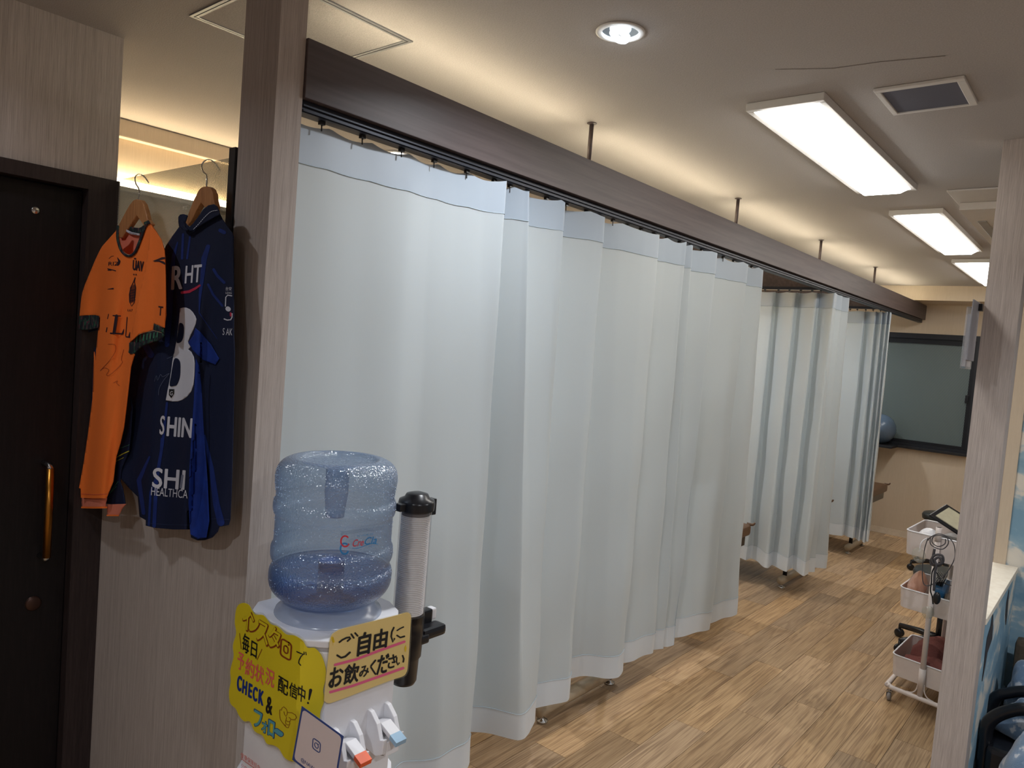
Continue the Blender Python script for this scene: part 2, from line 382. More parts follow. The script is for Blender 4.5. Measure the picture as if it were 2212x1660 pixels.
def mapped(bm, fn, face_dir):
    """send flat picture coordinates (x, y down) onto a real surface; faces turned to face_dir"""
    for v in bm.verts:
        lift = v.co.z; p_ = Vector(fn(v.co.x, v.co.y)); v.co = p_+(CAM-p_).normalized()*lift
    bm.normal_update()
    for f in bm.faces:
        if f.normal.dot(face_dir) < 0: f.normal_flip()
    return bm
def ribbon(bm, pts, wd, closed=False):
    """flat stroke in 2D, rounded ends"""
    P = [Vector((p[0], p[1])) for p in pts]; n = len(P)
    W = wd if isinstance(wd, (list, tuple)) else [wd]*n
    L = []; Rr = []
    for i, p in enumerate(P):
        t = (P[(i+1) % n]-P[i-1]) if closed else (P[min(i+1, n-1)]-P[max(i-1, 0)])
        if t.length == 0: t = Vector((1, 0))
        t.normalize(); q = Vector((-t.y, t.x))*W[i]/2
        L.append(bm.verts.new((p.x+q.x, p.y+q.y, 0))); Rr.append(bm.verts.new((p.x-q.x, p.y-q.y, 0)))
    for i in range(n if closed else n-1):
        j = (i+1) % n
        try: bm.faces.new((L[i], L[j], Rr[j], Rr[i]))
        except ValueError: pass
    if not closed:
        for e, s in ((0, -1), (n-1, 1)):
            p = P[e]; t = P[min(e+1, n-1)]-P[max(e-1, 0)]; t.normalize(); a = math.atan2(t.y, t.x)+(PI if s < 0 else 0)
            vs = [bm.verts.new((p.x+W[e]/2*math.cos(a-PI/2+PI*k/6), p.y+W[e]/2*math.sin(a-PI/2+PI*k/6), 0)) for k in range(7)]
            bm.faces.new(vs)
    return bm
_tc = {}
def glyph(s, off=0.0, shear=0.0):
    """outline mesh of a string, normalised to its box, y up"""
    k = (s, off, shear)
    if k not in _tc:
        c = bpy.data.curves.new('t', 'FONT'); c.body = s; c.offset = off; c.shear = shear; c.resolution_u = 4
        o = bpy.data.objects.new('t', c); COL.objects.link(o)
        dg = bpy.context.evaluated_depsgraph_get(); me = bpy.data.meshes.new_from_object(o.evaluated_get(dg))
        bpy.data.objects.remove(o)
        vs = [tuple(v.co) for v in me.vertices]; fs = [tuple(p.vertices) for p in me.polygons]
        bpy.data.meshes.remove(me)
        x0 = min(v[0] for v in vs); x1 = max(v[0] for v in vs); y0 = min(v[1] for v in vs); y1 = max(v[1] for v in vs)
        _tc[k] = ([((v[0]-x0)/(x1-x0)-.5, (v[1]-y0)/max(1e-6, y1-y0)-.5) for v in vs], fs)
    return _tc[k]
def text2(bm, s, cx, cy, w_, h_, slope=0.0, lean=.075, off=0.0, shear=0.0):
    rad = off*min(h_, 60)*.55
    if rad > .12:
        for k in range(8): _text1(bm, s, cx+rad*math.cos(k*PI/4), cy+rad*math.sin(k*PI/4), w_-rad*1.6, h_-rad*1.6, slope, lean, shear, (k+1)*.00005)
    _text1(bm, s, cx, cy, w_-rad*1.6, h_-rad*1.6, slope, lean, shear, 0); return bm
def _text1(bm, s, cx, cy, w_, h_, slope, lean, shear, lift):
    """place text in picture coordinates: centre, width, height, baseline slope, lean of the uprights"""
    vs, fs = glyph(s, 0.0, shear); V = []
    for (u, v) in vs:
        x = u*w_; y = -v*h_
        V.append(bm.verts.new((cx+x-lean*y, cy+y+slope*x, lift)))
    for f in fs:
        try: bm.faces.new([V[i] for i in f])
        except ValueError: pass
    return bm
FY = Vector((0, -1, 0)); FX = Vector((1, 0, 0))

# ================================================================== SETTING
H = 2.504
XL, YP = -2.49, .96                    # door wall, partition plane
# floor: base slab plus one object for each plank
fl = struct('floor', B(-3.7, 2.3, -1.6, 8.4, -.05, -.003), 'subfloor')
pw, plen = .1555, .955
pm = BM(); box(pm, .0009, pw-.0009, .0009, plen-.0009, -.003, 0)
proto = None; cnt = 0
cols = []
ncol = 19; x0p = -1.731-4*pw
for ci in range(ncol):
    x = x0p+ci*pw
    y = (3.37+(ci-4)*.318) % plen + (plen if x < -.35 else 2*plen)
    while y < 8.2:
        if proto is None:
            proto = obj('plank', pm, 'plank', fl); o = proto
        else:
            o = proto.copy(); COL.objects.link(o)
        o.location = (x, y, 0); cnt += 1
        y += plen
# plain boards outside the view share one part
rest = BM()
for (a, b, c, d) in ((-3.7, x0p-.001, -1.6, 8.4), (x0p+ncol*pw+.001, 2.3, -1.6, 8.4), (x0p, x0p+ncol*pw, -1.6, .94)):
    xx = a
    while xx < b-.01:
        box(rest, xx+.0004, min(xx+pw, b)-.0004, c, d, -.003, 0); xx += pw
obj('board_field', rest, 'plank', fl, kind='stuff')

struct('ceiling', B(-3.7, 2.3, -1.6, 8.4, H, H+.08), 'ceiling')
# faint raised joint in the ceiling paper
cj = BM(); ribbon(cj, [(-.86, 2.10), (-.72, 2.165), (-.60, 2.175), (-.45, 2.21)], .004)
for v in cj.verts: v.co.z = H-.0008
struct('trim_1', cj, plain('ceiling_paper_joint', (120, 108, 100), .8))
# walls
YF = 8.26
struct('wall_far', BM(), 'wall_tan')
o = bpy.data.objects['wall_far']; me = o.data
bmx = BM(); WX0, WX1, WZ0, WZ1 = -2.9, -1.03, .82, 1.985
# window opening in the far wall (coordinates measured on the wall plane)
p = at(1926, 718, 'y', YF); q = at(2089, 980, 'y', YF)
WZ1 = p.z; WZ0 = at(1905, 957, 'y', YF).z; WX1 = q.x+.02
box(bmx, -3.7, WX0, YF, YF+.12, 0, H); box(bmx, WX1, .7, YF, YF+.12, 0, H)
box(bmx, WX0, WX1, YF, YF+.12, 0, WZ0); box(bmx, WX0, WX1, YF, YF+.12, WZ1, H)
bmx.to_mesh(me); bmx.free()
ps = at(1972, 648.5, 'y', 7.8)
struct('trim_2', B(-3.6, .65, 7.80, YF, ps.z, H), 'wall_tan')            # lowered soffit in front of the far wall
struct('baseboard_far', B(-3.6, .65, YF-.012, YF, 0, .062, bevel=.002), plain('pale_baseboard', (214, 200, 180), .5))
struct('wall_door_side', B(XL-.12, XL, -1.6, YP-.10, 2.062, H), 'wall')
o = struct('wall_behind_door_frame', B(XL-.12, XL, YP-.10, YP+.0, 2.062, H), 'wall'); 
struct('wall_near', B(XL-.1, 2.3, -1.6, -1.5, 0, H), 'wall')
struct('wall_right', B(2.2, 2.3, -1.5, 4.22, 0, H), 'wall')
struct('wall_nook', B(-.355, 2.2, 4.22, 4.32, 0, H), 'cloud')
struct('trim_3', B(-.405, -.355, 4.21, 4.32, .784, H), 'wall_tan')
struct('wall_hall_side', B(.6, .7, 4.32, YF, 0, H), 'wall_tan')
struct('wall_bay_side', B(-3.66, -3.54, .8, YF, 0, H), 'wall_tan')
struct('trim_4', B(-3.54, -3.49, 1.0, 7.8, 2.425, H, bevel=.006), 'wall_tan')
struct('wall_bay_front', B(-3.6, XL-.12, .86, .96, 0, H), 'wall')
# low partition under the glass
struct('wall_partition', B(XL-.0, -1.76, YP, YP+.09, 0, 1.32), 'wall')
# left pillar
struct('pillar_left', B(-1.76, -1.600, YP, YP+.072, 0, H), 'wall')
# right pillar, half wall and sill
struct('pillar_right', B(-.412, -.307, 3.074, 3.18, 0, H), 'wall')
struct('wall_half', B(-.40, -.306, 3.18, 4.22, 0, .762), 'cloud')
so = obj('trim_5', B(-.415, -.303, 3.181, 4.208, .762, .786, bevel=.002), 'sill'); so['kind'] = 'structure'
for n in ('pillar_left', 'pillar_right', 'wall_behind_door_frame'):
    bpy.data.objects[n]['kind'] = 'structure'
bpy.data.objects['pillar_left'].name = 'wall_pillar_left'; bpy.data.objects['pillar_right'].name = 'wall_pillar_right'
# printed dark palm silhouettes on the half wall (flat wallpaper print)
def dart(pts_px, wd):
    bm = BM(); ribbon(bm, pts_px, wd)
    gridcut(bm, 6, 6)
    return mapped(bm, lambda a, b: at(a, b, 'x', -.3045), FX)
wn = bpy.data.objects['wall_half']
dd_ = plain('dark_wallpaper_print', (46, 40, 44), .7)
obj('printed_silhouette', dart([(2122, 1472), (2127, 1440), (2131, 1410), (2138, 1380), (2143, 1352), (2145, 1325)], [1, 3, 5, 11, 5, 1]), dd_, wn)
obj('printed_silhouette', dart([(2173, 1350), (2174, 1330), (2176, 1305), (2180, 1275)], [1, 4, 4, 1]), dd_, wn)

# ---- window
wf = BM(); fr = .045
for (a, b, c, d) in ((WX0, WX1, WZ1-.05, WZ1), (WX0, WX1, WZ0, WZ0+.035), (WX1-.04, WX1, WZ0+.035, WZ1-.05), (WX0, WX0+.04, WZ0+.035, WZ1-.05)):
    box(wf, a, b, YF-.015, YF+.07, c, d)
win = struct('window_1', wf, plain('dark_window_frame', (40, 42, 48), .4, .3))
inn = BM()
for (a, b, c, d) in ((WX0+.04, WX1-.04, WZ1-.10, WZ1-.05), (WX0+.04, WX1-.04, WZ0+.035, WZ0+.065), (WX1-.075, WX1-.04, WZ0+.065, WZ1-.10)):
    box(inn, a, b, YF+.01, YF+.05, c, d)
obj('sash', inn, plain('dark_sash', (30, 32, 38), .4, .3), win)
obj('pane', B(WX0+.02, WX1-.05, YF+.03, YF+.036, WZ0+.05, WZ1-.08), 'window', win)
obj('window_latch', B(WX1-.09, WX1-.06, YF-.005, YF+.02, 1.42, 1.50, bevel=.004), 'black', win)
obj('sill_ledge', B(WX0, WX1, YF-.06, YF+.03, WZ0-.02, WZ0+.005, bevel=.003), plain('dark_ledge', (34, 34, 38), .4), win)

# ---- door and its frame on the left
yj0, yj1 = .775, .955
df = BM()
box(df, XL-.10, XL+.012, .875, .965, 0, 2.062); box(df, XL-.10, XL+.012, -.10, .875, 1.99+.03, 2.062); box(df, XL-.10, XL+.012, -.19, -.10, 0, 2.062)
drf = struct('door_1', df, 'framewood')
lf = B(XL-.07, XL-.03, -.098, .873, .008, 2.015, bevel=.002)
leaf = obj('door_leaf', lf, 'darkwood', drf)
hb = BM(); zt = at(97, 1008, 'x', XL+.03).z; zb2 = at(92, 1212, 'x', XL+.03).z; yh = .80
tube(hb, [(XL-.03, yh, zt), (XL+.02, yh, zt), (XL+.03, yh, zt-.012)], .009); tube(hb, [(XL-.03, yh, zb2), (XL+.02, yh, zb2), (XL+.03, yh, zb2+.012)], .009)
hd = obj('handle_mount', hb, 'chrome', drf, True)
hb = BM(); tube(hb, [(XL+.03, yh, zt-.008), (XL+.03, yh, zb2+.008)], .0115, 14); obj('handle_bar', hb, 'brass', drf, True)
def disc(c, r, th, seg=24, axis='x', mat='black', name='disc', parent=None, prof=None):
    bm = BM(); lathe(bm, prof or [(0, 0), (r, 0), (r, th*.7), (r*.85, th), (0, th)], (0, 0), seg)
    m = Matrix.Rotation(PI/2, 4, 'Y') if axis == 'x' else (Matrix.Rotation(PI/2, 4, 'X') if axis == 'y' else Matrix.Identity(4))
    xf(bm, Matrix.Translation(c) @ m); return obj(name, bm, mat, parent, True)
disc((XL-.031, .748, at(84, 456, 'x', XL-.03).z), .011, .006, name='peephole', mat='chrome', parent=drf)
disc((XL-.031, .787, at(80, 1302, 'x', XL-.03).z), .022, .01, name='lock', mat=plain('bronze_lock', (74, 52, 44), .4, .6), parent=drf)

# ---- glass panel over the partition
gz1 = at(500, 340, 'y', YP).z
gp = thing('glass_partition', 'dotted translucent glass panel standing on the beige partition behind the hanging shirts', 'glass panel', (-2.12, YP+.05, 1.32))
obj('pane', B(XL+.001, -1.792, YP+.002, YP+.010, 1.335, gz1), 'meshglass', gp)
obj('end_post', B(-1.792, -1.762, YP-.006, YP+.03, 1.32, gz1+.022, bevel=.001), 'black', gp)
obj('bottom_channel', B(XL+.001, -1.792, YP-.004, YP+.018, 1.32, 1.335), 'black', gp)
bm = BM()
text2(bm, 'TG', 399, 449.5, 10, 7, -.2)
mapped(bm, lambda a, b: at(a, b, 'y', YP-.0006), FY); obj('etched_mark', bm, plain('pale_etched_mark', (214, 214, 200), .5), gp)

# ================================================================== BEAM GRID, RODS, RAILS
bz0, bz1 = 2.211, 2.353
bX0, bX1 = -1.69, -1.592
bt = thing('overhead_beam', 'long dark-stained beam running from the near pillar to the far wall above the curtains', 'beam', (-1.64, 1.04, bz0))
obj('beam_board', B(bX0, bX1, YP+.073, YF-.001, bz0, bz1, bevel=.0015), 'beam', bt)
cross_y = [3.72, 5.37, 6.93]
for i, cy in enumerate(cross_y):
    lb = ['dark crossbeam behind the nearest curtain run, partly hidden', 'dark crossbeam carrying the middle cubicle curtain', 'dark crossbeam carrying the farthest cubicle curtain'][i]
    tag(obj('crossbeam', B(-3.535, bX0-.001, cy, cy+.09, bz0, bz1, bevel=.0015), 'beam'), lb, 'beam', 'crossbeams between the treatment bays')
rodxy = [(-1.60-.03, 2.295), (-1.644, 3.69), (-1.644, 5.06), (-1.644, 6.441)]
rl = ['nearest thin black rod hanging the beam from the ceiling', 'second thin black rod from the near end above the beam', 'third thin black rod from the near end above the beam', 'farthest thin black rod, above the beam end near the far wall']
for i, (x, y) in enumerate(rodxy):
    bm = BM(); tube(bm, [(x, y, bz1), (x, y, H-.004)], .0085, 12)
    t = thing('ceiling_rod', rl[i], 'rod', (x, y, bz1), 'rods hanging the beam')
    obj('rod_shaft', bm, 'beam', t, True)
    bm = BM(); lathe(bm, [(0, H-.0005), (.018, H-.0005), (.018, H-.003), (.010, H-.006), (0, H-.006)], (x, y), 20); obj('ceiling_flange', bm, 'beam', t)
# warm tubes lying on the beam, gap at every rod
ys = [1.12] + [r[1] for r in rodxy] + [7.78]
tl = ['nearest warm tube lamp lying on top of the beam', 'second warm tube lamp from the near end on the beam', 'third warm tube lamp from the near end on the beam', 'fourth warm tube lamp from the near end on the beam', 'farthest warm tube lamp on the beam by the soffit']
for i in range(5):
    a, b = ys[i]+.05, ys[i+1]-.05
    t = thing('tube_lamp', tl[i], 'lamp', (-1.655, a, bz1), 'tube lamps on the beam')
    obj('lamp_base', B(-1.688, -1.664, a, b, bz1+.0005, bz1+.006), 'lampframe', t)
    bm = BM(); tube(bm, [(-1.676, a+.01, bz1+.0145), (-1.676, b-.01, bz1+.0145)], .008, 8); obj('glowing_tube', bm, 'tubelight', t, True)
# cove strip on the bay wall
cz = at(252, 394, 'x', -3.5).z
t = thing('cove_lamp', 'long warm strip lamp glowing on the treatment bay wall behind the glass', 'lamp', (-3.53, 1.1, cz))
obj('lamp_housing', B(-3.54, -3.50, 1.05, 7.75, cz-.03, cz-.012), 'lampframe', t)
obj('glowing_strip', B(-3.535, -3.505, 1.06, 7.74, cz-.012, cz+.020), 'cove', t)
# curtain rail under beam
rw = thing('curtain_rail', 'dark curtain rail fixed under the long beam', 'rail', (-1.63, 1.1, bz0-.03))
rb = BM(); 
box(rb, -1.652, -1.612, YP+.08, YF-.05, bz0-.030, bz0-.001); obj('rail_channel', rb, 'rail', rw)
rb = BM(); box(rb, -1.611, -1.606, YP+.08, YF-.05, bz0-.016, bz0-.012); box(rb, -1.611, -1.606, YP+.08, YF-.05, bz0-.028, bz0-.024); obj('rail_lip', rb, 'rail', rw)
rb = B(-1.65, -1.614, YF-.051, YF-.03, bz0-.032, bz0-.001); obj('rail_end_cap', rb, 'black', rw)
for i, cy in enumerate((5.37, 6.93)):
    tag(obj('cross_rail', B(-3.5, -1.70, cy-.030, cy-.004, bz0-.012, bz0+.008), 'rail'), ['dark rail on the side of the crossbeam over the middle cubicle curtain', 'dark rail on the side of the crossbeam over the farthest cubicle curtain'][i], 'rail')

# ================================================================== CURTAINS
def smooth01(t): return t*t*(3-2*t)
stitch = plain('stitch_thread', (176, 192, 202), .8)
def make_curtain(label, knots, ztop, zbot, noise=.006, seed=1, band=.105, hem=.105, nrow=34, sag=.012, step=.012):
    """knots: (x, y) of the cloth at its heading and (x, y) at its hem; the pleats grow downwards"""
    rnd = random.Random(seed)
    t = thing('cubicle_curtain', label, 'curtain', (knots[0][0], knots[0][1], zbot), 'cubicle curtains')
    def path(P):
        c = spline(P, 10); l = [Vector(P[i]).lerp(Vector(P[i+1]), k/10) for i in range(len(P)-1) for k in range(10)]+[Vector(P[-1])]
        return [a.lerp(b, .55) for a, b in zip(c, l)]
    T = path([(k[0], k[1], 0) for k in knots]); Bm = path([(k[2], k[3], 0) for k in knots])
    ph = [rnd.uniform(0, 6.28) for _ in range(6)]
    arc = [0]
    for a, b in zip(Bm, Bm[1:]): arc.append(arc[-1]+(b-a).length)
    nrm = []
    for i in range(len(T)):
        d = Bm[min(i+1, len(T)-1)]-Bm[max(i-1, 0)]; d.normalize(); nrm.append(Vector((d.y, -d.x, 0)))
    def pt(i, v, extra=0.0):
        e = v; p_ = T[i]*(1-e)+Bm[i]*e; s = arc[i]
        off = noise*e*math.sin(s*13+ph[0]+v*2.2)+noise*.5*math.sin(s*31+ph[1]-v*3)*e+.003*math.sin(v*21+s*9+ph[2])*(.2+e)
        zt_ = ztop-sag*abs(math.sin(s*PI/.15+ph[3]))*max(0, 1-v*14); zb_ = zbot+.006*math.sin(s*9+ph[4])+.004*math.sin(s*27+ph[5])
        p_ = p_+nrm[i]*(off+extra); return Vector((p_.x, p_.y, zt_+(zb_-zt_)*v))
    L = ztop-zbot; N = len(T)
    def sheet(v0, v1, rows, extra, mat, nm):
        bm = BM(); R = []
        for j in range(rows+1):
            v = v0+(v1-v0)*j/rows; R.append([bm.verts.new(pt(i, v, extra)) for i in range(N)])
        for a, b in zip(R, R[1:]):
            for i in range(N-1): bm.faces.new((a[i], b[i], b[i+1], a[i+1]))
        o = obj(nm, bm, mat, t, True); mod_solid(o, .0014, 0); o.modifiers[0].use_rim = False; return o
    sheet(band/L*.98, 1-hem/L*.98, nrow, 0, 'curtain', 'curtain_panel')
    sheet(0, band/L, 5, .0012, 'curtain_band', 'heading_band')
    sheet(1-hem/L, 1, 5, .0012, 'curtain_hem', 'hem_band')
    for vv in (band/L, 1-hem/L):
        bm = BM(); tube(bm, [pt(i, vv, .0026) for i in range(N)], .001, 4, cap=False); obj('stitch_line', bm, stitch, t)
    return t
X0 = -1.635
def K(s, a, b, s2=None): return (X0+a, s, X0+b, s if s2 is None else s2)
# (x, y) of the cloth on the rail, (x, y) of the same fold at the hem
k1 = [(-1.655, 1.045, -1.635, 1.045), (-1.653, 1.15, -1.625, 1.16), (-1.655, 1.28, -1.625, 1.30), (-1.643, 1.42, -1.618, 1.46), (-1.649, 1.52, -1.645, 1.58), (-1.645, 1.62, -1.60, 1.70), (-1.62, 1.72, -1.605, 1.82),
      (-1.585, 1.785, -1.64, 1.885), (-1.602, 1.795, -1.68, 1.897), (-1.67, 1.78, -1.775, 1.93), (-1.66, 1.83, -1.76, 2.02), (-1.60, 1.895, -1.66, 2.08), (-1.588, 1.908, -1.607, 2.12), (-1.640, 1.905, -1.600, 2.15), (-1.65, 1.96, -1.61, 2.2),
      (-1.60, 2.08, -1.645, 2.28), (-1.585, 2.108, -1.685, 2.315), (-1.602, 2.116, -1.72, 2.312), (-1.68, 2.10, -1.735, 2.29), (-1.66, 2.2, -1.69, 2.40), (-1.60, 2.33, -1.66, 2.50), (-1.585, 2.368, -1.685, 2.545), (-1.602, 2.376, -1.73, 2.55),
      (-1.67, 2.36, -1.79, 2.62), (-1.66, 2.45, -1.75, 2.74), (-1.63, 2.55, -1.68, 2.82), (-1.60, 2.70, -1.645, 2.88), (-1.592, 2.81, -1.652, 2.94), (-1.63, 2.835, -1.70, 2.98), (-1.62, 2.92, -1.67, 3.08), (-1.595, 3.02, -1.655, 3.20),
      (-1.585, 3.046, -1.668, 3.243), (-1.64, 3.04, -1.71, 3.238), (-1.63, 3.10, -1.68, 3.28), (-1.600, 3.14, -1.650, 3.33), (-1.66, 3.135, -1.69, 3.335), (-1.63, 3.25, -1.65, 3.38), (-1.585, 3.373, -1.633, 3.43), (-1.60, 3.381, -1.66, 3.437),
      (-1.675, 3.36, -1.72, 3.42), (-1.65, 3.5, -1.66, 3.55), (-1.60, 3.70, -1.61, 3.73), (-1.585, 3.757, -1.605, 3.785), (-1.60, 3.765, -1.63, 3.792), (-1.665, 3.745, -1.70, 3.77), (-1.63, 3.85, -1.64, 3.93), (-1.585, 3.965, -1.597, 4.12), (-1.602, 3.982, -1.62, 4.135), (-1.64, 3.97, -1.66, 4.12)]
c1 = make_curtain('wide pale blue-white curtain on the long beam, nearest to the camera, beside the near pillar', k1, bz0-.036, .178, seed=3, nrow=46)
def hookset(parent, spots, zt):
    bm = BM(); box(bm, -.006, .006, -.007, .007, zt-.010, zt-.0006); tube(bm, [(0, 0, zt-.01), (.001, 0, zt-.026)], .0018, 6)
    pr = obj('hook', bm, 'black', parent); pr.location = (*spots[0], 0)
    for s in spots[1:]:
        o = pr.copy(); COL.objects.link(o); o.location = (*s, 0)
def rel(o):      # make locations of copied hooks absolute
    for ch in o.children:
        if ch.name.startswith('hook'): ch.matrix_parent_inverse = Matrix.Translation(-Vector(o.location))
hookset(c1, [(-1.632, y) for y in (1.113, 1.243, 1.382, 1.51, 1.651, 1.78, 1.86, 1.95, 2.06, 2.18, 2.31, 2.40, 2.50, 2.61, 2.72, 2.83, 2.95, 3.07, 3.18, 3.30, 3.42, 3.55, 3.68, 3.80, 3.92)], bz0-.03); rel(c1)
def fold_path(y, xa, edges, at_, ab_, dxb=0.0):
    out = []; prev = xa
    for e in edges:
        w_ = e-prev
        for (f, o1, o2) in ((.04, -.7, -.8), (.5, .0, .1), (.9, .9, .95), (1.0, .9, .9), (.99, -.2, -.2)):
            x = prev+w_*f; out.append((x, y-at_*o1, x+dxb*(1 if f > .3 else .5), y-ab_*o2))
        prev = e
    return out
YD1, YD2 = 5.335, 6.895
e1 = [at(p, 632, 'y', YD1).x for p in (1675, 1722, 1768, 1806)]
kk = fold_path(YD1, -3.42, [-3.1, -2.8, -2.55, -2.33]+e1, .028, .05)
kk += [(-1.60, 5.37, -1.60, 5.37), (-1.635, 5.42, -1.64, 5.42), (-1.60, 5.49, -1.59, 5.50), (-1.628, 5.56, -1.64, 5.57), (-1.595, 5.63, -1.57, 5.65), (-1.60, 5.66, -1.575, 5.68), (-1.635, 5.64, -1.64, 5.66)]
c2 = make_curtain('pale blue-white curtain across the gap behind the nearest curtain, middle one of three', kk, bz0-.0315, .178, seed=5, sag=.006, noise=.005, nrow=34)
hookset(c2, [(x, YD1) for x in (-2.5, -2.4, -2.3, -2.2, -2.1, -2.0, -1.92, -1.84, -1.76, -1.70)], bz0-.014); rel(c2)
e2 = [at(p, 668, 'y', YD2).x for p in (1869.5, 1894, 1908, 1919, 1926)]
kk = fold_path(YD2, -3.42, [-3.1, -2.8, -2.55, -2.3, -2.1]+e2, .025, .045, .02)
c3 = make_curtain('pale blue-white curtain nearest to the dark window, farthest of three', kk, bz0-.034, .175, seed=8, sag=.006, noise=.005, nrow=30)
hookset(c3, [(x, YD2) for x in (-2.3, -2.2, -2.1, -2.0, -1.93, -1.87, -1.80, -1.74, -1.68)], bz0-.016); rel(c3)

# ================================================================== CEILING FITTINGS
def panel_lamp(label, x0, x1, y0, y1):
    t = thing('ceiling_panel_lamp', label, 'ceiling light', ((x0+x1)/2, (y0+y1)/2, H), 'rectangular panel lamps on the ceiling')
    bm = BM(); d = .026
    for (a, b, c, e) in ((x0, x1, y0, y0+.022), (x0, x1, y1-.022, y1), (x0, x0+.020, y0+.022, y1-.022), (x1-.020, x1, y0+.022, y1-.022)): box(bm, a, b, c, e, H-d, H-.0005)
    o = obj('lamp_frame', bm, 'lampframe', t); mod_bevel(o, .002)
    bm = BM(); a0, a1, b0, b1 = x0+.020, x1-.020, y0+.022, y1-.022; z0 = H-d+.004; z1 = H-d-.026; i = .030
    v = [bm.verts.new(c) for c in ((a0, b0, z0), (a1, b0, z0), (a1, b1, z0), (a0, b1, z0), (a0+i, b0+i*1.6, z1), (a1-i, b0+i*1.6, z1), (a1-i, b1-i*1.6, z1), (a0+i, b1-i*1.6, z1))]
    for f in ((4, 7, 6, 5), (0, 4, 5, 1), (1, 5, 6, 2), (2, 6, 7, 3), (3, 7, 4, 0)): bm.faces.new([v[k] for k in f])
    o = obj('diffuser', bm, 'panel', t); mod_bevel(o, .006, 3)
panel_lamp('rectangular white ceiling lamp nearest to the camera, by the grey square vent', -1.045, -.795, 2.335, 3.655)
panel_lamp('rectangular white ceiling lamp in the middle of the row, beside the air conditioner', -1.035, -.785, 4.195, 5.54)
panel_lamp('rectangular white ceiling lamp farthest away, cut off by the right pillar', -1.04, -.79, 6.03, 7.37)
def downlight(label, x, y, power):
    l = bpy.data.lights.new('downlight_beam', 'AREA'); l.shape = 'DISK'; l.size = .09; l.energy = power; l.color = (.93, .96, 1.0); l.spread = 2.6
    lo = bpy.data.objects.new('downlight_beam', l); lo.location = (x, y, H-.03); COL.objects.link(lo)
    t = thing('recessed_downlight', label, 'ceiling light', (x, y, H), 'round recessed downlights')
    bm = BM(); lathe(bm, [(.062, H-.004), (.050, H-.006), (.048, H-.0005), (.066, H-.0005), (.0655, H-.003), (.062, H-.004)], (x, y), 40); obj('trim_ring', bm, 'lampframe', t, True)
    bm = BM(); lathe(bm, [(.048, H-.001), (.044, H-.0009), (.0, H-.0008)], (x, y), 36); obj('reflector', bm, 'reflector', t, True)
    bm = BM(); tube(bm, spline([(x-.012, y-.02, H-.006), (x-.014, y+.012, H-.012), (x, y+.024, H-.014), (x+.014, y+.012, H-.012), (x+.012, y-.02, H-.006)], 6), .0085, 10); obj('glowing_bulb', bm, 'bulb', t, True)
    return t
downlight('round recessed downlight with a lit white bulb in the dim part of the ceiling', -1.118, 1.669, 9)
downlight('recessed downlight over the dark door, outside the picture', -2.10, .12, 3)
downlight('recessed downlight over the waiting room behind the camera', -.5, -.7, 13)  # unseen, added as front fill for the curtains
downlight('recessed downlight over the waiting room to the right of the camera', 1.0, .2, 20)  # added fill light, no fitting in view here
downlight('recessed downlight over the cloud-papered corner', .9, 2.4, 20)  # out of view, added to fill the right-hand side
for i_, (x_, y_) in enumerate(((-2.75, 2.3), (-2.6, 4.5), (-2.6, 6.1), (-2.6, 7.4))):  # unseen bay lamps, added to brighten the divider curtains
    downlight(['recessed downlight over the first treatment bay behind the widest curtain', 'recessed downlight over the second treatment bay behind the crossbeam', 'recessed downlight over the third treatment bay behind the crossbeam', 'recessed downlight over the last treatment bay by the soffit'][i_], x_, y_, 11)
# vent
t = thing('ceiling_vent', 'square white ceiling vent with a dark grey filter beside the nearest panel lamp', 'vent', (-.55, 2.49, H))
bm = BM(); vx0, vx1, vy0, vy1 = -.665, -.428, 2.372, 2.622
for (a, b, c, e) in ((vx0, vx1, vy0, vy0+.022), (vx0, vx1, vy1-.012, vy1), (vx0, vx0+.016, vy0+.022, vy1-.012), (vx1-.022, vx1, vy0+.022, vy1-.012)): box(bm, a, b, c, e, H-.010, H-.0005)
mod_bevel(obj('vent_frame', bm, 'lampframe', t), .002)
obj('vent_filter', B(vx0+.017, vx1-.023, vy0+.023, vy1-.013, H-.006, H-.001), 'lilac', t)
# access hatch
t = thing('ceiling_hatch', 'square access hatch with a double silver frame in the ceiling above the pillar', 'hatch', (-1.9, 1.2, H))
hx0, hx1, hy0, hy1 = -2.117, -1.672, .985, 1.43
def ringbox(bm, x0, x1, y0, y1, w_, z0, z1):
    for (a, b, c, e) in ((x0, x1, y0, y0+w_), (x0, x1, y1-w_, y1), (x0, x0+w_, y0+w_, y1-w_), (x1-w_, x1, y0+w_, y1-w_)): box(bm, a, b, c, e, z0, z1)
bm = BM(); ringbox(bm, hx0, hx1, hy0, hy1, .009, H-.004, H-.0005); obj('outer_frame', bm, 'alu', t)
bm = BM(); ringbox(bm, hx0+.012, hx1-.012, hy0+.012, hy1-.012, .008, H-.004, H-.0005); obj('inner_frame', bm, 'alu', t)
bm = BM(); ringbox(bm, hx0+.009, hx1-.009, hy0+.009, hy1-.009, .003, H-.0012, H-.0005); obj('shadow_gap', bm, 'black', t)
obj('hatch_panel', B(hx0+.021, hx1-.021, hy0+.021, hy1-.021, H-.0025, H-.0005), 'ceiling', t)
# air conditioner
t = thing('air_conditioner', 'white ceiling air conditioner panel half hidden by the right pillar', 'air conditioner', (-.57, 4.5, H))
obj('ceiling_panel', B(-.705, -.425, 3.795, 5.30, H-.010, H-.0005, bevel=.003), 'acgrey', t)
bm = B(-.690, -.425, 4.05, 5.22, H-.045, H-.011); obj('body_cover', bm, 'acgrey', t); mod_bevel(bpy.data.objects[t.children[-1].name], .02, 4)
obj('air_louvre', B(-.655, -.615, 4.35, 5.08, H-.051, H-.044, bevel=.003), plain('louvre_grey', (150, 146, 142), .5), t)

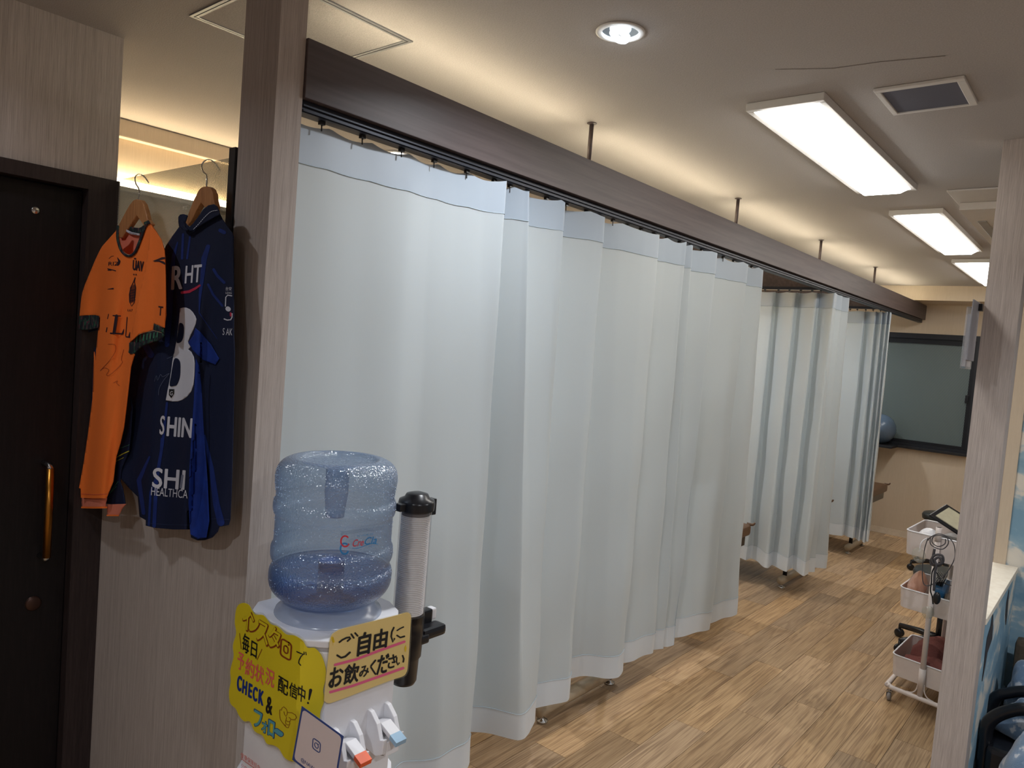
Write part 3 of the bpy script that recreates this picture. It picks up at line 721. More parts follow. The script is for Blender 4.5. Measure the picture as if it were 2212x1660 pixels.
# ================================================================== TREATMENT BEDS
bed_proto = {}
def bed(label, y0, wd, xe, bar, ztop=.62):
    """bed lying along X with its end at x = xe towards the aisle"""
    t = thing('treatment_bed', label, 'bed', (xe-.9, y0+wd/2, 0), 'treatment beds')
    y1 = y0+wd
    bm = B(xe-1.75, xe, y0, y1, ztop-.075, ztop); o = obj('pad', bm, 'leather_brown', t); mod_bevel(o, .02, 3)
    bm = BM()   # curled corner piping of the pad
    tube(bm, spline([(xe-.03, y1-.01, ztop-.004), (xe+.004, y1-.002, ztop-.002), (xe+.016, y1+.004, ztop+.012)], 4), [.012, .011, .010, .009, .009, .008, .007, .006, .005]); obj('pad_corner', bm, 'leather_brown', t, True)
    obj('bed_frame', B(xe-1.70, xe-.02, y0+.04, y1-.04, ztop-.135, ztop-.076, bevel=.004), 'black', t)
    for xx in (bar, xe-1.60):
        for yy in (y0+.08, y1-.08):
            bm = BM(); tube(bm, [(xx, yy, .075), (xx+.0, yy, ztop-.136)], .016, 12); obj('leg', bm, 'blackmetal', t, True)
        bm = BM(); tube(bm, [(xx, y0-.0, .062), (xx, y1+.0, .062)], .030, 18); f = obj('foot_bar', bm, 'tantube', t, True)
        for yy in (y0+.035, y1-.035):
            bm = BM(); lathe(bm, [(0, .030), (.008, .030), (.008, .016), (.024, .012), (.026, .005), (.022, .0), (0, 0)], (xx, yy), 20); obj('levelling_foot', bm, 'chrome', f, True)
bed('treatment bed behind the nearest curtain, only its foot bar showing under the hem', 2.53, .62, -1.90, -1.815)
bed('treatment bed whose brown corner shows between the nearest and middle curtains', 4.04, .54, -1.735, -1.86)
bed('treatment bed behind the middle curtain with its foot bar end showing', 5.42, .58, -1.67, -1.80)
bed('treatment bed by the far window behind the farthest curtain', 6.98, .52, -1.60, -1.76)

# ball on the window ledge
o = tag(obj('exercise_ball', lathe(BM(), [(.15*math.sin(PI*k/24), -.15*math.cos(PI*k/24)) for k in range(25)], (-1.86, YF-.165), 36, WZ0+.155), 'ball', None, True), 'shiny grey-blue exercise ball on the dark window ledge', 'ball')
o['label'] = 'shiny grey-blue exercise ball resting in front of the dark window'
# shelf board the ball rests on (continues the window ledge)
bm = B(-2.9, -1.70, YF-.32, YF-.061, WZ0-.02, WZ0+.004, bevel=.003)
tag(obj('window_shelf', bm, plain('dark_shelf', (34, 34, 38), .4)), 'dark narrow shelf under the ball at the window', 'shelf')

# file holder on the right pillar
t = thing('document_holder', 'slim grey document holder fixed to the left edge of the right pillar', 'holder', (-.42, 3.0, 1.69))
zt1 = at(2120, 655, 'y', 3.07).z; zt0 = at(2095, 798, 'y', 3.0).z
obj('back_plate', B(-.428, -.424, 2.93, 3.072, zt0+.03, zt1, bevel=.001), plain('grey_plastic_plate', (140, 140, 146), .45), t)
obj('pocket', B(-.444, -.4285, 2.935, 3.068, zt0, zt1-.025, bevel=.002), MT['tube'], t)
obj('papers', B(-.441, -.431, 2.95, 3.055, zt0+.008, zt1-.05), plain('grey_papers', (176, 176, 178), .7), t)
obj('mounting_clip', B(-.4275, -.4125, 3.04, 3.071, zt1-.03, zt1-.005, bevel=.001), 'black', t)

# ================================================================== WATER DISPENSER
AX, AY = -1.317, .998          # bottle axis
DZ = 1.024                     # top deck height
WD = thing('water_dispenser', 'white bottled-water dispenser standing on the floor in front of the curtain by the near pillar', 'water dispenser', (AX, AY, 0))
def prism(bm, pts, z0, z1):
    a = [bm.verts.new((p[0], p[1], z0)) for p in pts]; b = [bm.verts.new((p[0], p[1], z1)) for p in pts]; n = len(pts)
    bm.faces.new(a[::-1]); bm.faces.new(b)
    for i in range(n): bm.faces.new((a[i], a[(i+1) % n], b[(i+1) % n], b[i]))
    return bm
deck = [(-1.455, .905), (-1.418, .868), (-1.216, .865), (-1.178, .900), (-1.180, 1.085), (-1.222, 1.122), (-1.275, 1.142), (-1.42, 1.14), (-1.455, 1.10)]
def inset(pts, d):
    cx = sum(p[0] for p in pts)/len(pts); cy = sum(p[1] for p in pts)/len(pts)
    return [(p[0]-math.copysign(min(d, abs(p[0]-cx)), p[0]-cx), p[1]-math.copysign(min(d, abs(p[1]-cy)), p[1]-cy)) for p in pts]
o = obj('top_deck', prism(BM(), deck, DZ-.016, DZ), 'white', WD); mod_bevel(o, .003, 3)
obj('trim_line', prism(BM(), inset(deck, .002), DZ-.024, DZ-.016), plain('grey_seam', (170, 168, 170), .5), WD)
o = obj('upper_body', prism(BM(), deck, .62, DZ-.024), 'white', WD); mod_bevel(o, .002, 2)
low = [(-1.462, .90), (-1.425, .858), (-1.206, .855), (-1.168, .895), (-1.170, 1.09), (-1.215, 1.128), (-1.275, 1.147), (-1.425, 1.145), (-1.462, 1.10)]
o = obj('lower_body', prism(BM(), low, .02, .665), 'white', WD); mod_bevel(o, .004, 3)
obj('base_plinth', prism(BM(), inset(low, .015), 0.001, .02), 'black', WD)
bm = BM(); lathe(bm, [(.118, .0005), (.116, .006), (.106, .010), (.100, .024), (.090, .032), (.062, .030), (.05, .012), (.0, .011)], (AX, AY), 48, DZ); obj('bottle_collar', bm, 'collar', WD, True)
o = obj('drip_tray', B(-1.168, -1.075, .905, 1.075, .55, .575, bevel=.006), 'white', WD)
# taps on the front (+X) face
def tap(yc, zt_, tipmat, name):
    f = -1.180
    bm = BM()
    w2 = .029; h = .085
    prof = [(0, 0), (0, -h), (.036, -h-.004), (.058, -h+.008), (.058, -.046), (.047, -.050), (.034, -.020), (.012, -.001)]
    for s0, s1 in ((-w2, -w2+.011), (w2-.011, w2)):
        a = [bm.verts.new((f+p_[0], yc+s0, zt_+p_[1])) for p_ in prof]; b = [bm.verts.new((f+p_[0], yc+s1, zt_+p_[1])) for p_ in prof]; n = len(prof)
        bm.faces.new(a[::-1]) ; bm.faces.new(b)
        for i in range(n): bm.faces.new((a[i], a[(i+1) % n], b[(i+1) % n], b[i]))
    box(bm, f, f+.0578, yc-w2+.011, yc+w2-.011, zt_-h-.001, zt_-.054)
    bmesh.ops.recalc_face_normals(bm, faces=bm.faces)
    tp = obj(name, bm, 'white', WD); mod_bevel(tp, .0015, 2)
    bm = BM(); pr = [(.004, -.032), (.030, -.024), (.082, -.046), (.080, -.055), (.03, -.036), (.004, -.044)]
    w3 = .014
    a = [bm.verts.new((f+p_[0], yc-w3, zt_+p_[1])) for p_ in pr]; b = [bm.verts.new((f+p_[0], yc+w3, zt_+p_[1])) for p_ in pr]
    bm.faces.new(a); bm.faces.new(b[::-1])
    for i in range(6): bm.faces.new((a[i], b[i], b[(i+1) % 6], a[(i+1) % 6]))
    bmesh.ops.recalc_face_normals(bm, faces=bm.faces)
    lv = obj('tap_lever', bm, 'white', tp); mod_bevel(lv, .0012, 2)
    bm = BM(); pr = [(.062, -.0372), (.0835, -.0460), (.0815, -.056), (.0600, -.047)]
    a = [bm.verts.new((f+p_[0], yc-w3*1.02, zt_+p_[1])) for p_ in pr]; b = [bm.verts.new((f+p_[0], yc+w3*1.02, zt_+p_[1])) for p_ in pr]
    bm.faces.new(a); bm.faces.new(b[::-1])
    for i in range(4): bm.faces.new((a[i], b[i], b[(i+1) % 4], a[(i+1) % 4]))
    bmesh.ops.recalc_face_normals(bm, faces=bm.faces)
    l2 = obj('lever_tip', bm, tipmat, tp); l2['label'] = 'orange lever tip' if tipmat == 'orange_tip' else 'pale blue lever tip'
    bm = BM(); lathe(bm, [(0, 0), (.013, 0), (.011, -.010), (0, -.010)], (f+.03, yc), 20, zt_-h-.001); obj('nozzle', bm, plain('nozzle_grey', (140, 132, 130), .5), tp, True)
tap(.950, .834, 'orange_tip', 'tap'); tap(1.043, .842, 'blue_tip', 'tap')
# red fine print, lower left of the body
bm = BM(); text2(bm, '健康保険組合', 541, 1646, 42, 12, .72, .05, .012); text2(bm, '公庁', 527, 1659, 12, 12, .72, .05, .01)
ribbon(bm, [(521, 1640), (562, 1669)], 1.2)
mapped(bm, lambda a, b: at(a, b, 'y', .8535), FY); obj('red_print_line', bm, 'redtext', WD)

# bottle
BT = thing('water_bottle', 'large clear blue water bottle upside down on the white dispenser', 'bottle', (AX, AY, DZ+.02))
prof = [(.050, .004), (.075, .012), (.100, .020), (.121, .034), (.132, .052), (.1345, .072), (.1330, .086), (.1290, .094), (.1285, .104), (.1325, .114), (.1335, .126), (.1325, .138), (.1285, .148), (.1280, .170), (.1280, .200), (.1285, .206),
        (.1325, .214), (.1340, .226), (.1325, .238), (.1285, .246), (.1300, .262), (.1325, .280), (.1325, .296), (.128, .312), (.118, .324), (.104, .331), (.092, .333), (.086, .330), (.078, .322), (.050, .316), (.030, .312), (0, .311)]
pp = spline([(r, z, 0) for r, z in prof], 4)
bm = BM(); lathe(bm, [(max(0, p_.x), p_.y) for p_ in pp], (AX, AY), 72, DZ+.014); shell = obj('bottle_shell', bm, 'bottle', BT, True)
wl_ = .083
wp = [(0, .006), (.048, .006)]+[(r-.003, z) for r, z in prof if .012 <= z <= wl_]+[(.128, wl_+.003), (.10, wl_), (0, wl_)]
bm = BM(); lathe(bm, wp, (AX, AY), 60, DZ+.014); obj('water', bm, 'water', BT, True)
bm = BM(); lathe(bm, [(0, .312), (.026, .311), (.026, .255), (.020, .20), (0, .198)], (AX, AY), 30, DZ+.014); obj('grip_well', bm, MT['bottle'], BT, True)
bm = BM(); lathe(bm, [(0, .10), (.028, .10), (.030, .03), (0, .03)], (AX, AY), 30, DZ+.014); obj('inner_spout', bm, plain('deep_blue_cap', (60, 96, 160), .3), BT, True)
# condensation drops on the upper shoulder
rnd = random.Random(4); bm = BM()
for k in range(620):
    a = rnd.uniform(-2.6, .9); z = rnd.choice([rnd.uniform(.255, .325), rnd.uniform(.05, .325)])
    i = max(j for j in range(len(prof)-3) if prof[j][1] <= z or j == 0)
    (r1, z1), (r2, z2) = prof[i], prof[min(i+1, len(prof)-1)]; f = (z-z1)/(z2-z1) if z2 > z1 else 0; r = r1+(r2-r1)*f+.0003
    c = Vector((AX+r*math.cos(a), AY+r*math.sin(a), DZ+.014+z)); s = rnd.uniform(.0005, .0014)
    bmesh.ops.create_icosphere(bm, subdivisions=1, radius=s, matrix=Matrix.Translation(c))
obj('condensation', bm, plain('water_drops', (190, 206, 228), .05), BT, True, kind='stuff')
def cyl_at(px, py, r=.1298, cx=AX, cy=AY):
    d = at(px, py, 'y', 5)-CAM
    a = d.x**2+d.y**2; b = 2*(d.x*(CAM.x-cx)+d.y*(CAM.y-cy)); c = (CAM.x-cx)**2+(CAM.y-cy)**2-r*r
    D = b*b-4*a*c; t_ = (-b-math.sqrt(max(D, 0)))/(2*a); return CAM+d*t_
def cyl_obj(name, bm, mat):
    gridcut(bm, 4, 4); mapped(bm, cyl_at, Vector((.8, -.6, 0))); return obj(name, bm, mat, BT)
bm = BM(); text2(bm, 'Cre', 774, 1173, 24, 15, -.13, .07, .02, .28); cyl_obj('lettering', bm, 'logo_red')
bm = BM(); text2(bm, 'Cla', 801, 1168.5, 26, 16, -.13, .07, .02, .28); cyl_obj('lettering', bm, 'logo_blue')
def arc2(cx, cy, rx, ry, a0, a1, n=16): return [(cx+rx*math.cos(math.radians(a0+(a1-a0)*k/n)), cy+ry*math.sin(math.radians(a0+(a1-a0)*k/n))) for k in range(n+1)]
bm = BM(); ribbon(bm, arc2(745.5, 1170, 9, 11.5, -50, -325, 20), 3.4); cyl_obj('emblem', bm, 'logo_red')
bm = BM(); ribbon(bm, arc2(744.5, 1186, 9, 11.5, -50, -325, 20), 3.4); cyl_obj('emblem', bm, 'logo_blue')
bm = BM(); ribbon(bm, [(761, 1185), (772, 1185.5), (790, 1179), (802, 1175), (816, 1176)], 1.1); text2(bm, 'クレクラ', 802, 1181, 13, 4, -.13, .07); text2(bm, 'おいしい水のある生活', 789, 1156.5, 34, 4, -.13, .07); cyl_obj('lettering', bm, 'logo_blue')
bm = BM()
for (xa, ya, xb, yb) in ((737, 1153, 831, 1140), (720, 1205, 822, 1191)):
    for rr_ in range(4):
        for k in range(38):
            f = (k+.5*(rr_ % 2))/38; x = xa+(xb-xa)*f; y = ya+(yb-ya)*f+rr_*2.1-3
            vs = [bm.verts.new((x+dx, y+dy, 0)) for dx, dy in ((-.65, 0), (0, -.65), (.65, 0), (0, .65))]; bm.faces.new(vs)
mapped(bm, cyl_at, Vector((.8, -.6, 0))); obj('dotted_band', bm, plain('blue_grey_dots', (74, 88, 116), .5), BT, kind='stuff')

# cup dispenser on the far side of the water dispenser
cpx, cpy = -1.262, 1.192
zc1 = at(893, 1088, 'y', cpy).z; zc0 = at(872, 1332, 'y', cpy).z
CD = thing('cup_dispenser', 'clear tube cup dispenser with black lid and black holder clipped beside the water dispenser', 'cup dispenser', (cpx, cpy, zc0-.16))
bm = BM(); lathe(bm, [(.0385, 0), (.0385, zc1-zc0)], (cpx, cpy), 40, zc0); obj('clear_tube', bm, 'tube', CD, True)
bm = BM(); lathe(bm, [(.043, -.012), (.044, .004), (.042, .012), (.030, .018), (.026, .026), (.012, .030), (0, .030)], (cpx, cpy), 40, zc1); ld = obj('lid', bm, 'black', CD, True)
bm = BM(); box(bm, cpx-.010, cpx+.012, cpy+.040, cpy+.056, zc1-.030, zc1+.010, bevel=.003); box(bm, cpx-.012, cpx+.010, cpy-.060, cpy-.040, zc1-.010, zc1+.008, bevel=.003); obj('lid_clip', bm, 'black', ld)
bm = BM(); lathe(bm, [(.0, .012), (.0392, .012), (.0392, -.03), (.0375, -.09), (.033, -.096), (.031, -.15), (.027, -.158), (.020, -.158), (0, -.158)], (cpx, cpy), 40, zc0); obj('black_sleeve', bm, 'black', CD, True)
bm = BM(); box(bm, cpx-.012, cpx+.030, cpy+.030, cpy+.106, zc0-.058, zc0-.030, bevel=.010); box(bm, cpx-.030, cpx-.004, cpy+.034, cpy+.088, zc0-.034, zc0+.002, bevel=.006); box(bm, cpx-.020, cpx+.034, cpy-.030, cpy+.045, zc0-.062, zc0-.040, bevel=.006)
obj('side_lever', bm, 'black', CD)
obj('side_button', B(cpx-.028, cpx-.006, cpy+.086, cpy+.102, zc0-.028, zc0+.001, bevel=.004), 'white', CD)
obj('wall_bracket', B(cpx-.018, cpx+.012, 1.1485, cpy-.030, zc0-.07, zc0-.02, bevel=.003), 'black', CD)
bm = BM(); lathe(bm, [(.0322, -.0006), (.0335, .0010), (.0352, .0022), (.0352, .0034), (.0338, .0043), (.031, .0043)], (0, 0), 28); 
cup = obj('paper_cup', bm, 'paper', None, True); tag(cup, 'white paper cup nested in the clear tube beside the water dispenser', 'cup', 'paper cups stacked in the clear tube')
ncup = 54; dz = (zc1-.032-zc0-.006)/ncup
for k in range(ncup):
    o = cup if k == 0 else cup.copy()
    if k: COL.objects.link(o)
    o.location = (cpx, cpy, zc0+.014+k*dz)
bm = BM(); lathe(bm, [(0, .012), (.030, .012), (.034, .010), (.034, 0), (0, 0)], (cpx, cpy), 30, zc1-.026); obj('top_weight', bm, plain('grey_weight', (104, 100, 98), .6), CD, True)

# ---- signs on the dispenser: surface = side face, corner chamfer, front face
def skin(px, py, off=.003):
    segs = [((-1.70, .8645-off), (-1.216, .8645-off)), ((-1.216, .8645-off), (-1.178+off, .900)), ((-1.178+off, .900), (-1.178+off, 1.6))]
    d = at(px, py, 'y', 5)-CAM; best = None
    for (a, b) in segs:
        ex, ey = b[0]-a[0], b[1]-a[1]; den = d.x*ey-d.y*ex
        if abs(den) < 1e-9: continue
        t_ = ((a[0])*ey-(a[1])*ex)/den; q_ = (d.x*t_, d.y*t_)
        u = ((q_[0]-a[0])*ex+(q_[1]-a[1])*ey)/(ex*ex+ey*ey)
        if -.0001 <= u <= 1.0001 and t_ > 0 and (best is None or t_ < best): best = t_
    return CAM+d*best
def decal(parent, name, bm, mat, off, fn=skin, cut=8, fd=Vector((.8, -.6, 0))):
    gridcut(bm, cut, cut); mapped(bm, lambda a, b: fn(a, b, off), fd); return obj(name, bm, mat, parent)
cloud = spline([(511.3, 1313), (523.4, 1303.4), (537.8, 1308), (549.9, 1327.5), (569, 1330), (583.6, 1348), (600.5, 1355), (617.3, 1370.8), (636.6, 1374), (653.5, 1385), (664, 1400), (680, 1401), (694.5, 1417), (703, 1443), (704, 1466), (698, 1491), (700.5, 1513), (692, 1539.5), (689.6, 1561),
   (676, 1600), (655, 1640), (632, 1645.5), (615, 1638), (603, 1619), (591, 1611), (576, 1607), (567, 1590), (549.9, 1580.5), (540, 1560), (527, 1559), (516, 1546.7), (509, 1532), (497.5, 1520), (494.5, 1496), (498.5, 1472), (497.5, 1448), (504.5, 1419), (503, 1395), (510, 1368.4), (507, 1344)], 4, True)
def grow(pts, d):
    cx = sum(p[0] for p in pts)/len(pts); cy = sum(p[1] for p in pts)/len(pts)
    return [(p[0]+(p[0]-cx)/math.hypot(p[0]-cx, p[1]-cy)*d, p[1]+(p[1]-cy)/math.hypot(p[0]-cx, p[1]-cy)*d) for p in pts]
CS = thing('cloud_sign', 'yellow cloud-shaped handwritten sign taped on the left side of the water dispenser', 'sign', tuple(skin(590, 1560)))
def sheet_part(name, pts, mat, off, parent, th=.0006, fn=skin, cut=8):
    bm = BM(); poly2(bm, [(p[0], p[1]) for p in pts]); o = decal(parent, name, bm, mat, off, fn, cut); (mod_solid(o, th, -1) if mat != 'laminate' else 0); return o
sheet_part('laminate_border', grow([(p.x, p.y) for p in cloud], 5), 'laminate', .0026, CS)
sheet_part('yellow_card', [(p.x, p.y) for p in cloud], 'yellow', .0036, CS)
OF = .0042
def T(parent, items, mat, slope, off=OF, fn=skin, name='lettering', lean=.07, wt=.02, up_=0):
    for (s, x, y, w_, h_) in items:
        bm = BM(); text2(bm, s, x, y, w_, h_, slope, lean, wt); decal(parent, name, bm, mat, off, fn, 10)
sl = .60
ins = [('イ', 533, 1340, 17, 42), ('ン', 549, 1350, 19, 36), ('ス', 567.5, 1367, 24, 44), ('タ', 592.5, 1379, 25, 46)]
T(CS, [(s, x+.8, y+1.5, w_+3, h_+4) for s, x, y, w_, h_ in ins], 'brown_ink', sl, OF, wt=.075)
T(CS, ins, 'yellow', sl, OF+.0006, wt=.022)
def R(parent, strokes, mat, off=OF, fn=skin, name='drawn_mark', cut=8):
    for pts, wd in strokes:
        bm = BM(); ribbon(bm, pts, wd); decal(parent, name, bm, mat, off, fn, cut)
def rrect(cx, cy, w_, h_, r, slope, lean=.07, n=5):
    out = []
    for (sx, sy, a0) in ((1, -1, -90), (1, 1, 0), (-1, 1, 90), (-1, -1, 180)):
        for k in range(n+1):
            a = math.radians(a0+90*k/n); x = sx*(w_/2-r)+r*math.cos(a); y = sy*(h_/2-r)+r*math.sin(a); out.append((cx+x-lean*y, cy+y+slope*x))
    return out+[out[0]]
R(CS, [(rrect(617.5, 1404, 22, 36, 6, sl), 3.4), (rrect(617.5, 1404, 9, 15, 4.5, sl), 2.8), ([(623, 1393.5), (624, 1394.5)], 3)], 'brown_ink')
T(CS, [('毎', 531, 1391, 15, 40), ('日', 548.5, 1404, 13, 33), ('配', 611.5, 1482.6, 22, 33), ('信', 633.5, 1493, 18, 31), ('中', 651.4, 1499.5, 16, 35)], 'ink', sl, wt=.022)
R(CS, [([(641, 1408.5), (652, 1413.5), (656, 1413), (650, 1419), (646, 1427), (645, 1433), (649.5, 1438)], 2.4), ([(656.5, 1409), (657.5, 1414.5)], 2), ([(660.5, 1409.5), (661.5, 1415.5)], 2), ([(671, 1492), (667.5, 1512)], [7, 3]), ([(665.2, 1519), (665.6, 1520)], 4)], 'ink')
R(CS, [([(517.5, 1369), (521, 1403)], 1.2), ([(565.7, 1403.5), (555.4, 1425.8)], 1.4)], 'brown_ink')
T(CS, [('予', 520, 1430, 14, 37), ('約', 539.5, 1444, 19, 38), ('状', 560, 1457, 20, 37), ('況', 583, 1464.5, 19, 36)], 'salmon_ink', sl, wt=.02)
T(CS, [('C', 517, 1477, 10, 33), ('H', 528.5, 1485.6, 10, 30), ('E', 540.5, 1493, 8, 30), ('C', 551, 1500, 10, 31), ('K', 564, 1507.6, 11, 31)], 'navy_ink', sl, wt=.07)
T(CS, [('&', 581.6, 1525, 14, 37)], 'ink', .45, wt=.045)
fo = [('フ', 557, 1555, 17, 34), ('ォ', 571.5, 1571.5, 11, 24), ('ロ', 586, 1575, 13, 33)]
T(CS, [(s, x, y, w_+2.4, h_+3) for s, x, y, w_, h_ in fo], 'navy_ink', sl, OF, wt=.065); T(CS, fo, 'teal_ink', sl, OF+.0006, wt=.05)
R(CS, [([(597, 1579.5), (607, 1587)], 12)], 'navy_ink'); R(CS, [([(597, 1579.5), (607, 1587)], 9.5)], 'teal_ink', OF+.0006)
hx = lambda L: [(490+x/8.193, 1460+y/8.193) for x, y in L]
R(CS, [(hx([(935, 620), (945, 600), (965, 620), (975, 575), (1005, 555), (1050, 590), (1075, 655), (1150, 660), (1215, 700), (1230, 750), (1200, 785), (1140, 780), (1100, 740)]), 1.2),
       (hx([(1130, 785), (1120, 810), (1080, 820), (1045, 790), (1055, 740)]), 1.2), (hx([(1110, 825), (1115, 860), (1080, 880), (1040, 850), (1040, 800)]), 1.2),
       (hx([(1105, 880), (1085, 930), (1045, 915), (1030, 870)]), 1.2), (hx([(1030, 895), (980, 830), (945, 780), (935, 700), (935, 620)]), 1.2), (hx([(1010, 640), (1020, 690), (1045, 725), (1065, 690), (1070, 655)]), 1.2)], 'brown_ink', cut=3)

# cream sign
CR = thing('cream_sign', 'cream rounded handwritten sign taped on the front of the water dispenser above the taps', 'sign', tuple(skin(790, 1470)))
crm = spline([(718, 1371), (728, 1364), (740, 1359), (800, 1344), (860, 1329), (877, 1324), (885, 1326), (888, 1334), (887, 1350), (884, 1400), (881, 1440), (878, 1453), (870, 1462), (840, 1472), (760, 1503), (722, 1517), (710, 1520), (702, 1516), (700.5, 1508), (706, 1450), (711, 1404), (713, 1382)], 3, True)
crm = [(p.x, p.y) for p in crm]
def cfn(px, py, off): return at(px, py, 'x', -1.178+off+.002)
def sheet2(name, pts, mat, off, parent, fn, th=.0006):
    bm = BM(); poly2(bm, pts); o = decal(parent, name, bm, mat, off, fn, 30); (mod_solid(o, th, -1) if mat != 'laminate' else 0); return o
sheet2('laminate_border', grow(crm, 3), 'laminate', .0022, CR, cfn)
sheet2('cream_card', crm, 'cream', .0032, CR, cfn)
cs = -.26
T(CR, [('自', 787, 1391, 28, 50), ('由', 822.5, 1381, 30, 44)], 'ink', cs, .0040, cfn, wt=.05, lean=.10)
T(CR, [('お', 726.5, 1463, 30, 44), ('飲', 759.5, 1456, 33, 43), ('み', 787, 1451, 21, 25), ('だ', 827, 1435.6, 25, 42), ('さ', 847, 1429.5, 18, 30)], 'ink', cs, .0040, cfn, wt=.045, lean=.12)
q = lambda L: [(680+x/7.9, 1290+y/7.9) for x, y in L]
R(CR, [(q([(420, 775), (470, 735), (540, 700), (600, 690), (610, 710), (560, 755)]), 3.8), (q([(385, 1000), (450, 1040), (520, 1020), (600, 950)]), 4.4), (q([(625, 640), (665, 700)]), 4), (q([(690, 620), (730, 665)]), 4),
       (q([(1350, 525), (1315, 600), (1305, 680), (1335, 775), (1360, 715)]), 3.6), (q([(1405, 575), (1460, 540), (1515, 515)]), 2.8), (q([(1405, 660), (1460, 695), (1530, 675)]), 3.6),
       (q([(1035, 1085), (960, 1180), (960, 1205), (1035, 1320)]), 3.8), (q([(1400, 1040), (1395, 1110), (1420, 1165), (1440, 1130)]), 3.2), (q([(1500, 1005), (1520, 1060), (1510, 1110)]), 3.6)], 'ink', .0040, cfn)
R(CR, [([(724, 1437), (770, 1425), (820, 1406), (873.5, 1387)], 5.6), ([(713.5, 1496), (760, 1483), (820, 1462), (871, 1444)], 5.6)], 'pink_ink', .0038, cfn, name='pink_underline')
R(CR, [(q([(310, 690), (310, 830)]), [1, .6]), (q([(300, 700), (310, 735), (320, 765)]), 5), (q([(1550, 830), (1548, 880), (1546, 940)]), [1, 5, 1])], 'gold_ink', .0039, cfn, name='sparkle')

# blue-edged card (its code is left out)
QC = thing('blue_edged_card', 'tilted pale card with a blue border and camera emblem beside the orange tap', 'card', tuple(at(683, 1611, 'y', .845)))
def qfn(px, py, off): return at(px, py, 'y', .852-off)
q4 = [(651.8, 1526), (742, 1591.5), (722, 1712), (631, 1642)]
sheet2('card_border', q4, 'cardblue', 0, QC, qfn, .0006)
def inset_q(p4, d, r=9):
    cx = sum(p[0] for p in p4)/4; cy = sum(p[1] for p in p4)/4; out = []
    P4 = [Vector((p[0]+(cx-p[0])*d, p[1]+(cy-p[1])*d)) for p in p4]
    for i in range(4):
        a, b, c = P4[i-1], P4[i], P4[(i+1) % 4]; u = (a-b).normalized()*r; v = (c-b).normalized()*r
        for k in range(6):
            t_ = k/5; out.append(tuple((b+u)*(1-t_)**2+b*2*t_*(1-t_)+(b+v)*t_*t_))
    return out
sheet2('card_face', inset_q(q4, .075), 'card', .0008, QC, qfn, .0003)
R(QC, [(rrect(683.5, 1611.4, 16, 22, 4.5, .73), 2.0), (rrect(683.5, 1611.4, 7.6, 10, 3.8, .73), 1.7), ([(687.7, 1608.7), (688, 1609)], 1.8)], 'cardblue', .0012, qfn, name='camera_emblem')
T(QC, [('@NAWASE', 671, 1657, 42, 10, )], 'cardblue', .73, .0012, qfn, wt=.0)

# ================================================================== HANGING SHIRTS
def cloth(name, pts, mat, y0, disp, parent, cut=5, th=.0022, sm=True):
    bm = BM(); poly2(bm, pts); gridcut(bm, cut, cut); bmesh.ops.remove_doubles(bm, verts=bm.verts, dist=.01)
    mapped(bm, lambda a, b: at(a, b, 'y', y0-disp(a, b)), FY)
    o = obj(name, bm, mat, parent, sm); mod_solid(o, th, -1); return o
def sp(pts, n=4, closed=True): return [(p.x, p.y) for p in spline([(a, b, 0) for a, b in pts], n, closed)]
def wire(name, px, ys, r, mat, parent):
    bm = BM(); tube(bm, spline([at(a, b, 'y', y) for (a, b), y in zip(px, ys)], 6), r, 8); return obj(name, bm, mat, parent, True)
def g5(L): return [(140+x/4.6125, 420+y/4.6125) for x, y in L]
def g6(L): return [(300+x/4.6125, 420+y/4.6125) for x, y in L]
def g7(L): return [(300+x/3.954, 760+y/3.954) for x, y in L]
def g8(L): return [(140+x/3.95, 760+y/3.95) for x, y in L]
def g2(L): return [(100+x/2.964, 700+y/2.964) for x, y in L]
# hangers
def hanger(label, pts, hook, ys, y0, loc):
    t = thing('coat_hanger', label, 'hanger', tuple(loc), 'wooden coat hangers')
    bm = BM(); poly2(bm, pts); mapped(bm, lambda a, b: at(a, b, 'y', y0), FY); o = obj('wooden_arms', bm, 'hangerwood', t); mod_solid(o, .014, -1); mod_bevel(o, .003, 3)
    wire('steel_hook', hook, ys, .0019, 'chrome', t); return t
YO, YB = .881, .907
hanger('pale wooden hanger holding the orange shirt on the glass edge', [(252, 494), (262, 474), (272, 455), (281, 440), (287, 433), (295, 430), (303, 432), (309, 440), (314, 456), (318, 474), (326, 484), (319, 492), (309, 487), (301, 475), (295, 466), (286, 479), (277, 493), (264, 514), (256, 514)],
       [(299, 432), (301.4, 416.4), (299, 406), (294, 398), (291.6, 387.7), (294, 380), (302.4, 376.5), (312.5, 382.7), (321, 394.5)], [.908, .910, .912, .915, .922, .932, .966, .985, .99], .905, at(296, 432, 'y', .9))
hanger('pale wooden hanger holding the navy shirt on the glass edge', [(400, 480), (408, 458), (417, 435), (429, 411), (435, 405), (441, 403), (449, 403), (455, 407), (460, 418), (461, 430), (465, 446), (463, 456), (448, 452), (441, 447), (434, 438), (424, 455), (414, 476), (406, 488)],
       [(445.8, 404), (446.8, 384.3), (445, 377), (439, 370.8), (435.7, 359), (440.8, 349), (452.6, 345), (464, 352.3), (475, 367.5)], [.920, .922, .925, .928, .93, .935, .966, .985, .99], .915, at(444, 404, 'y', .92))
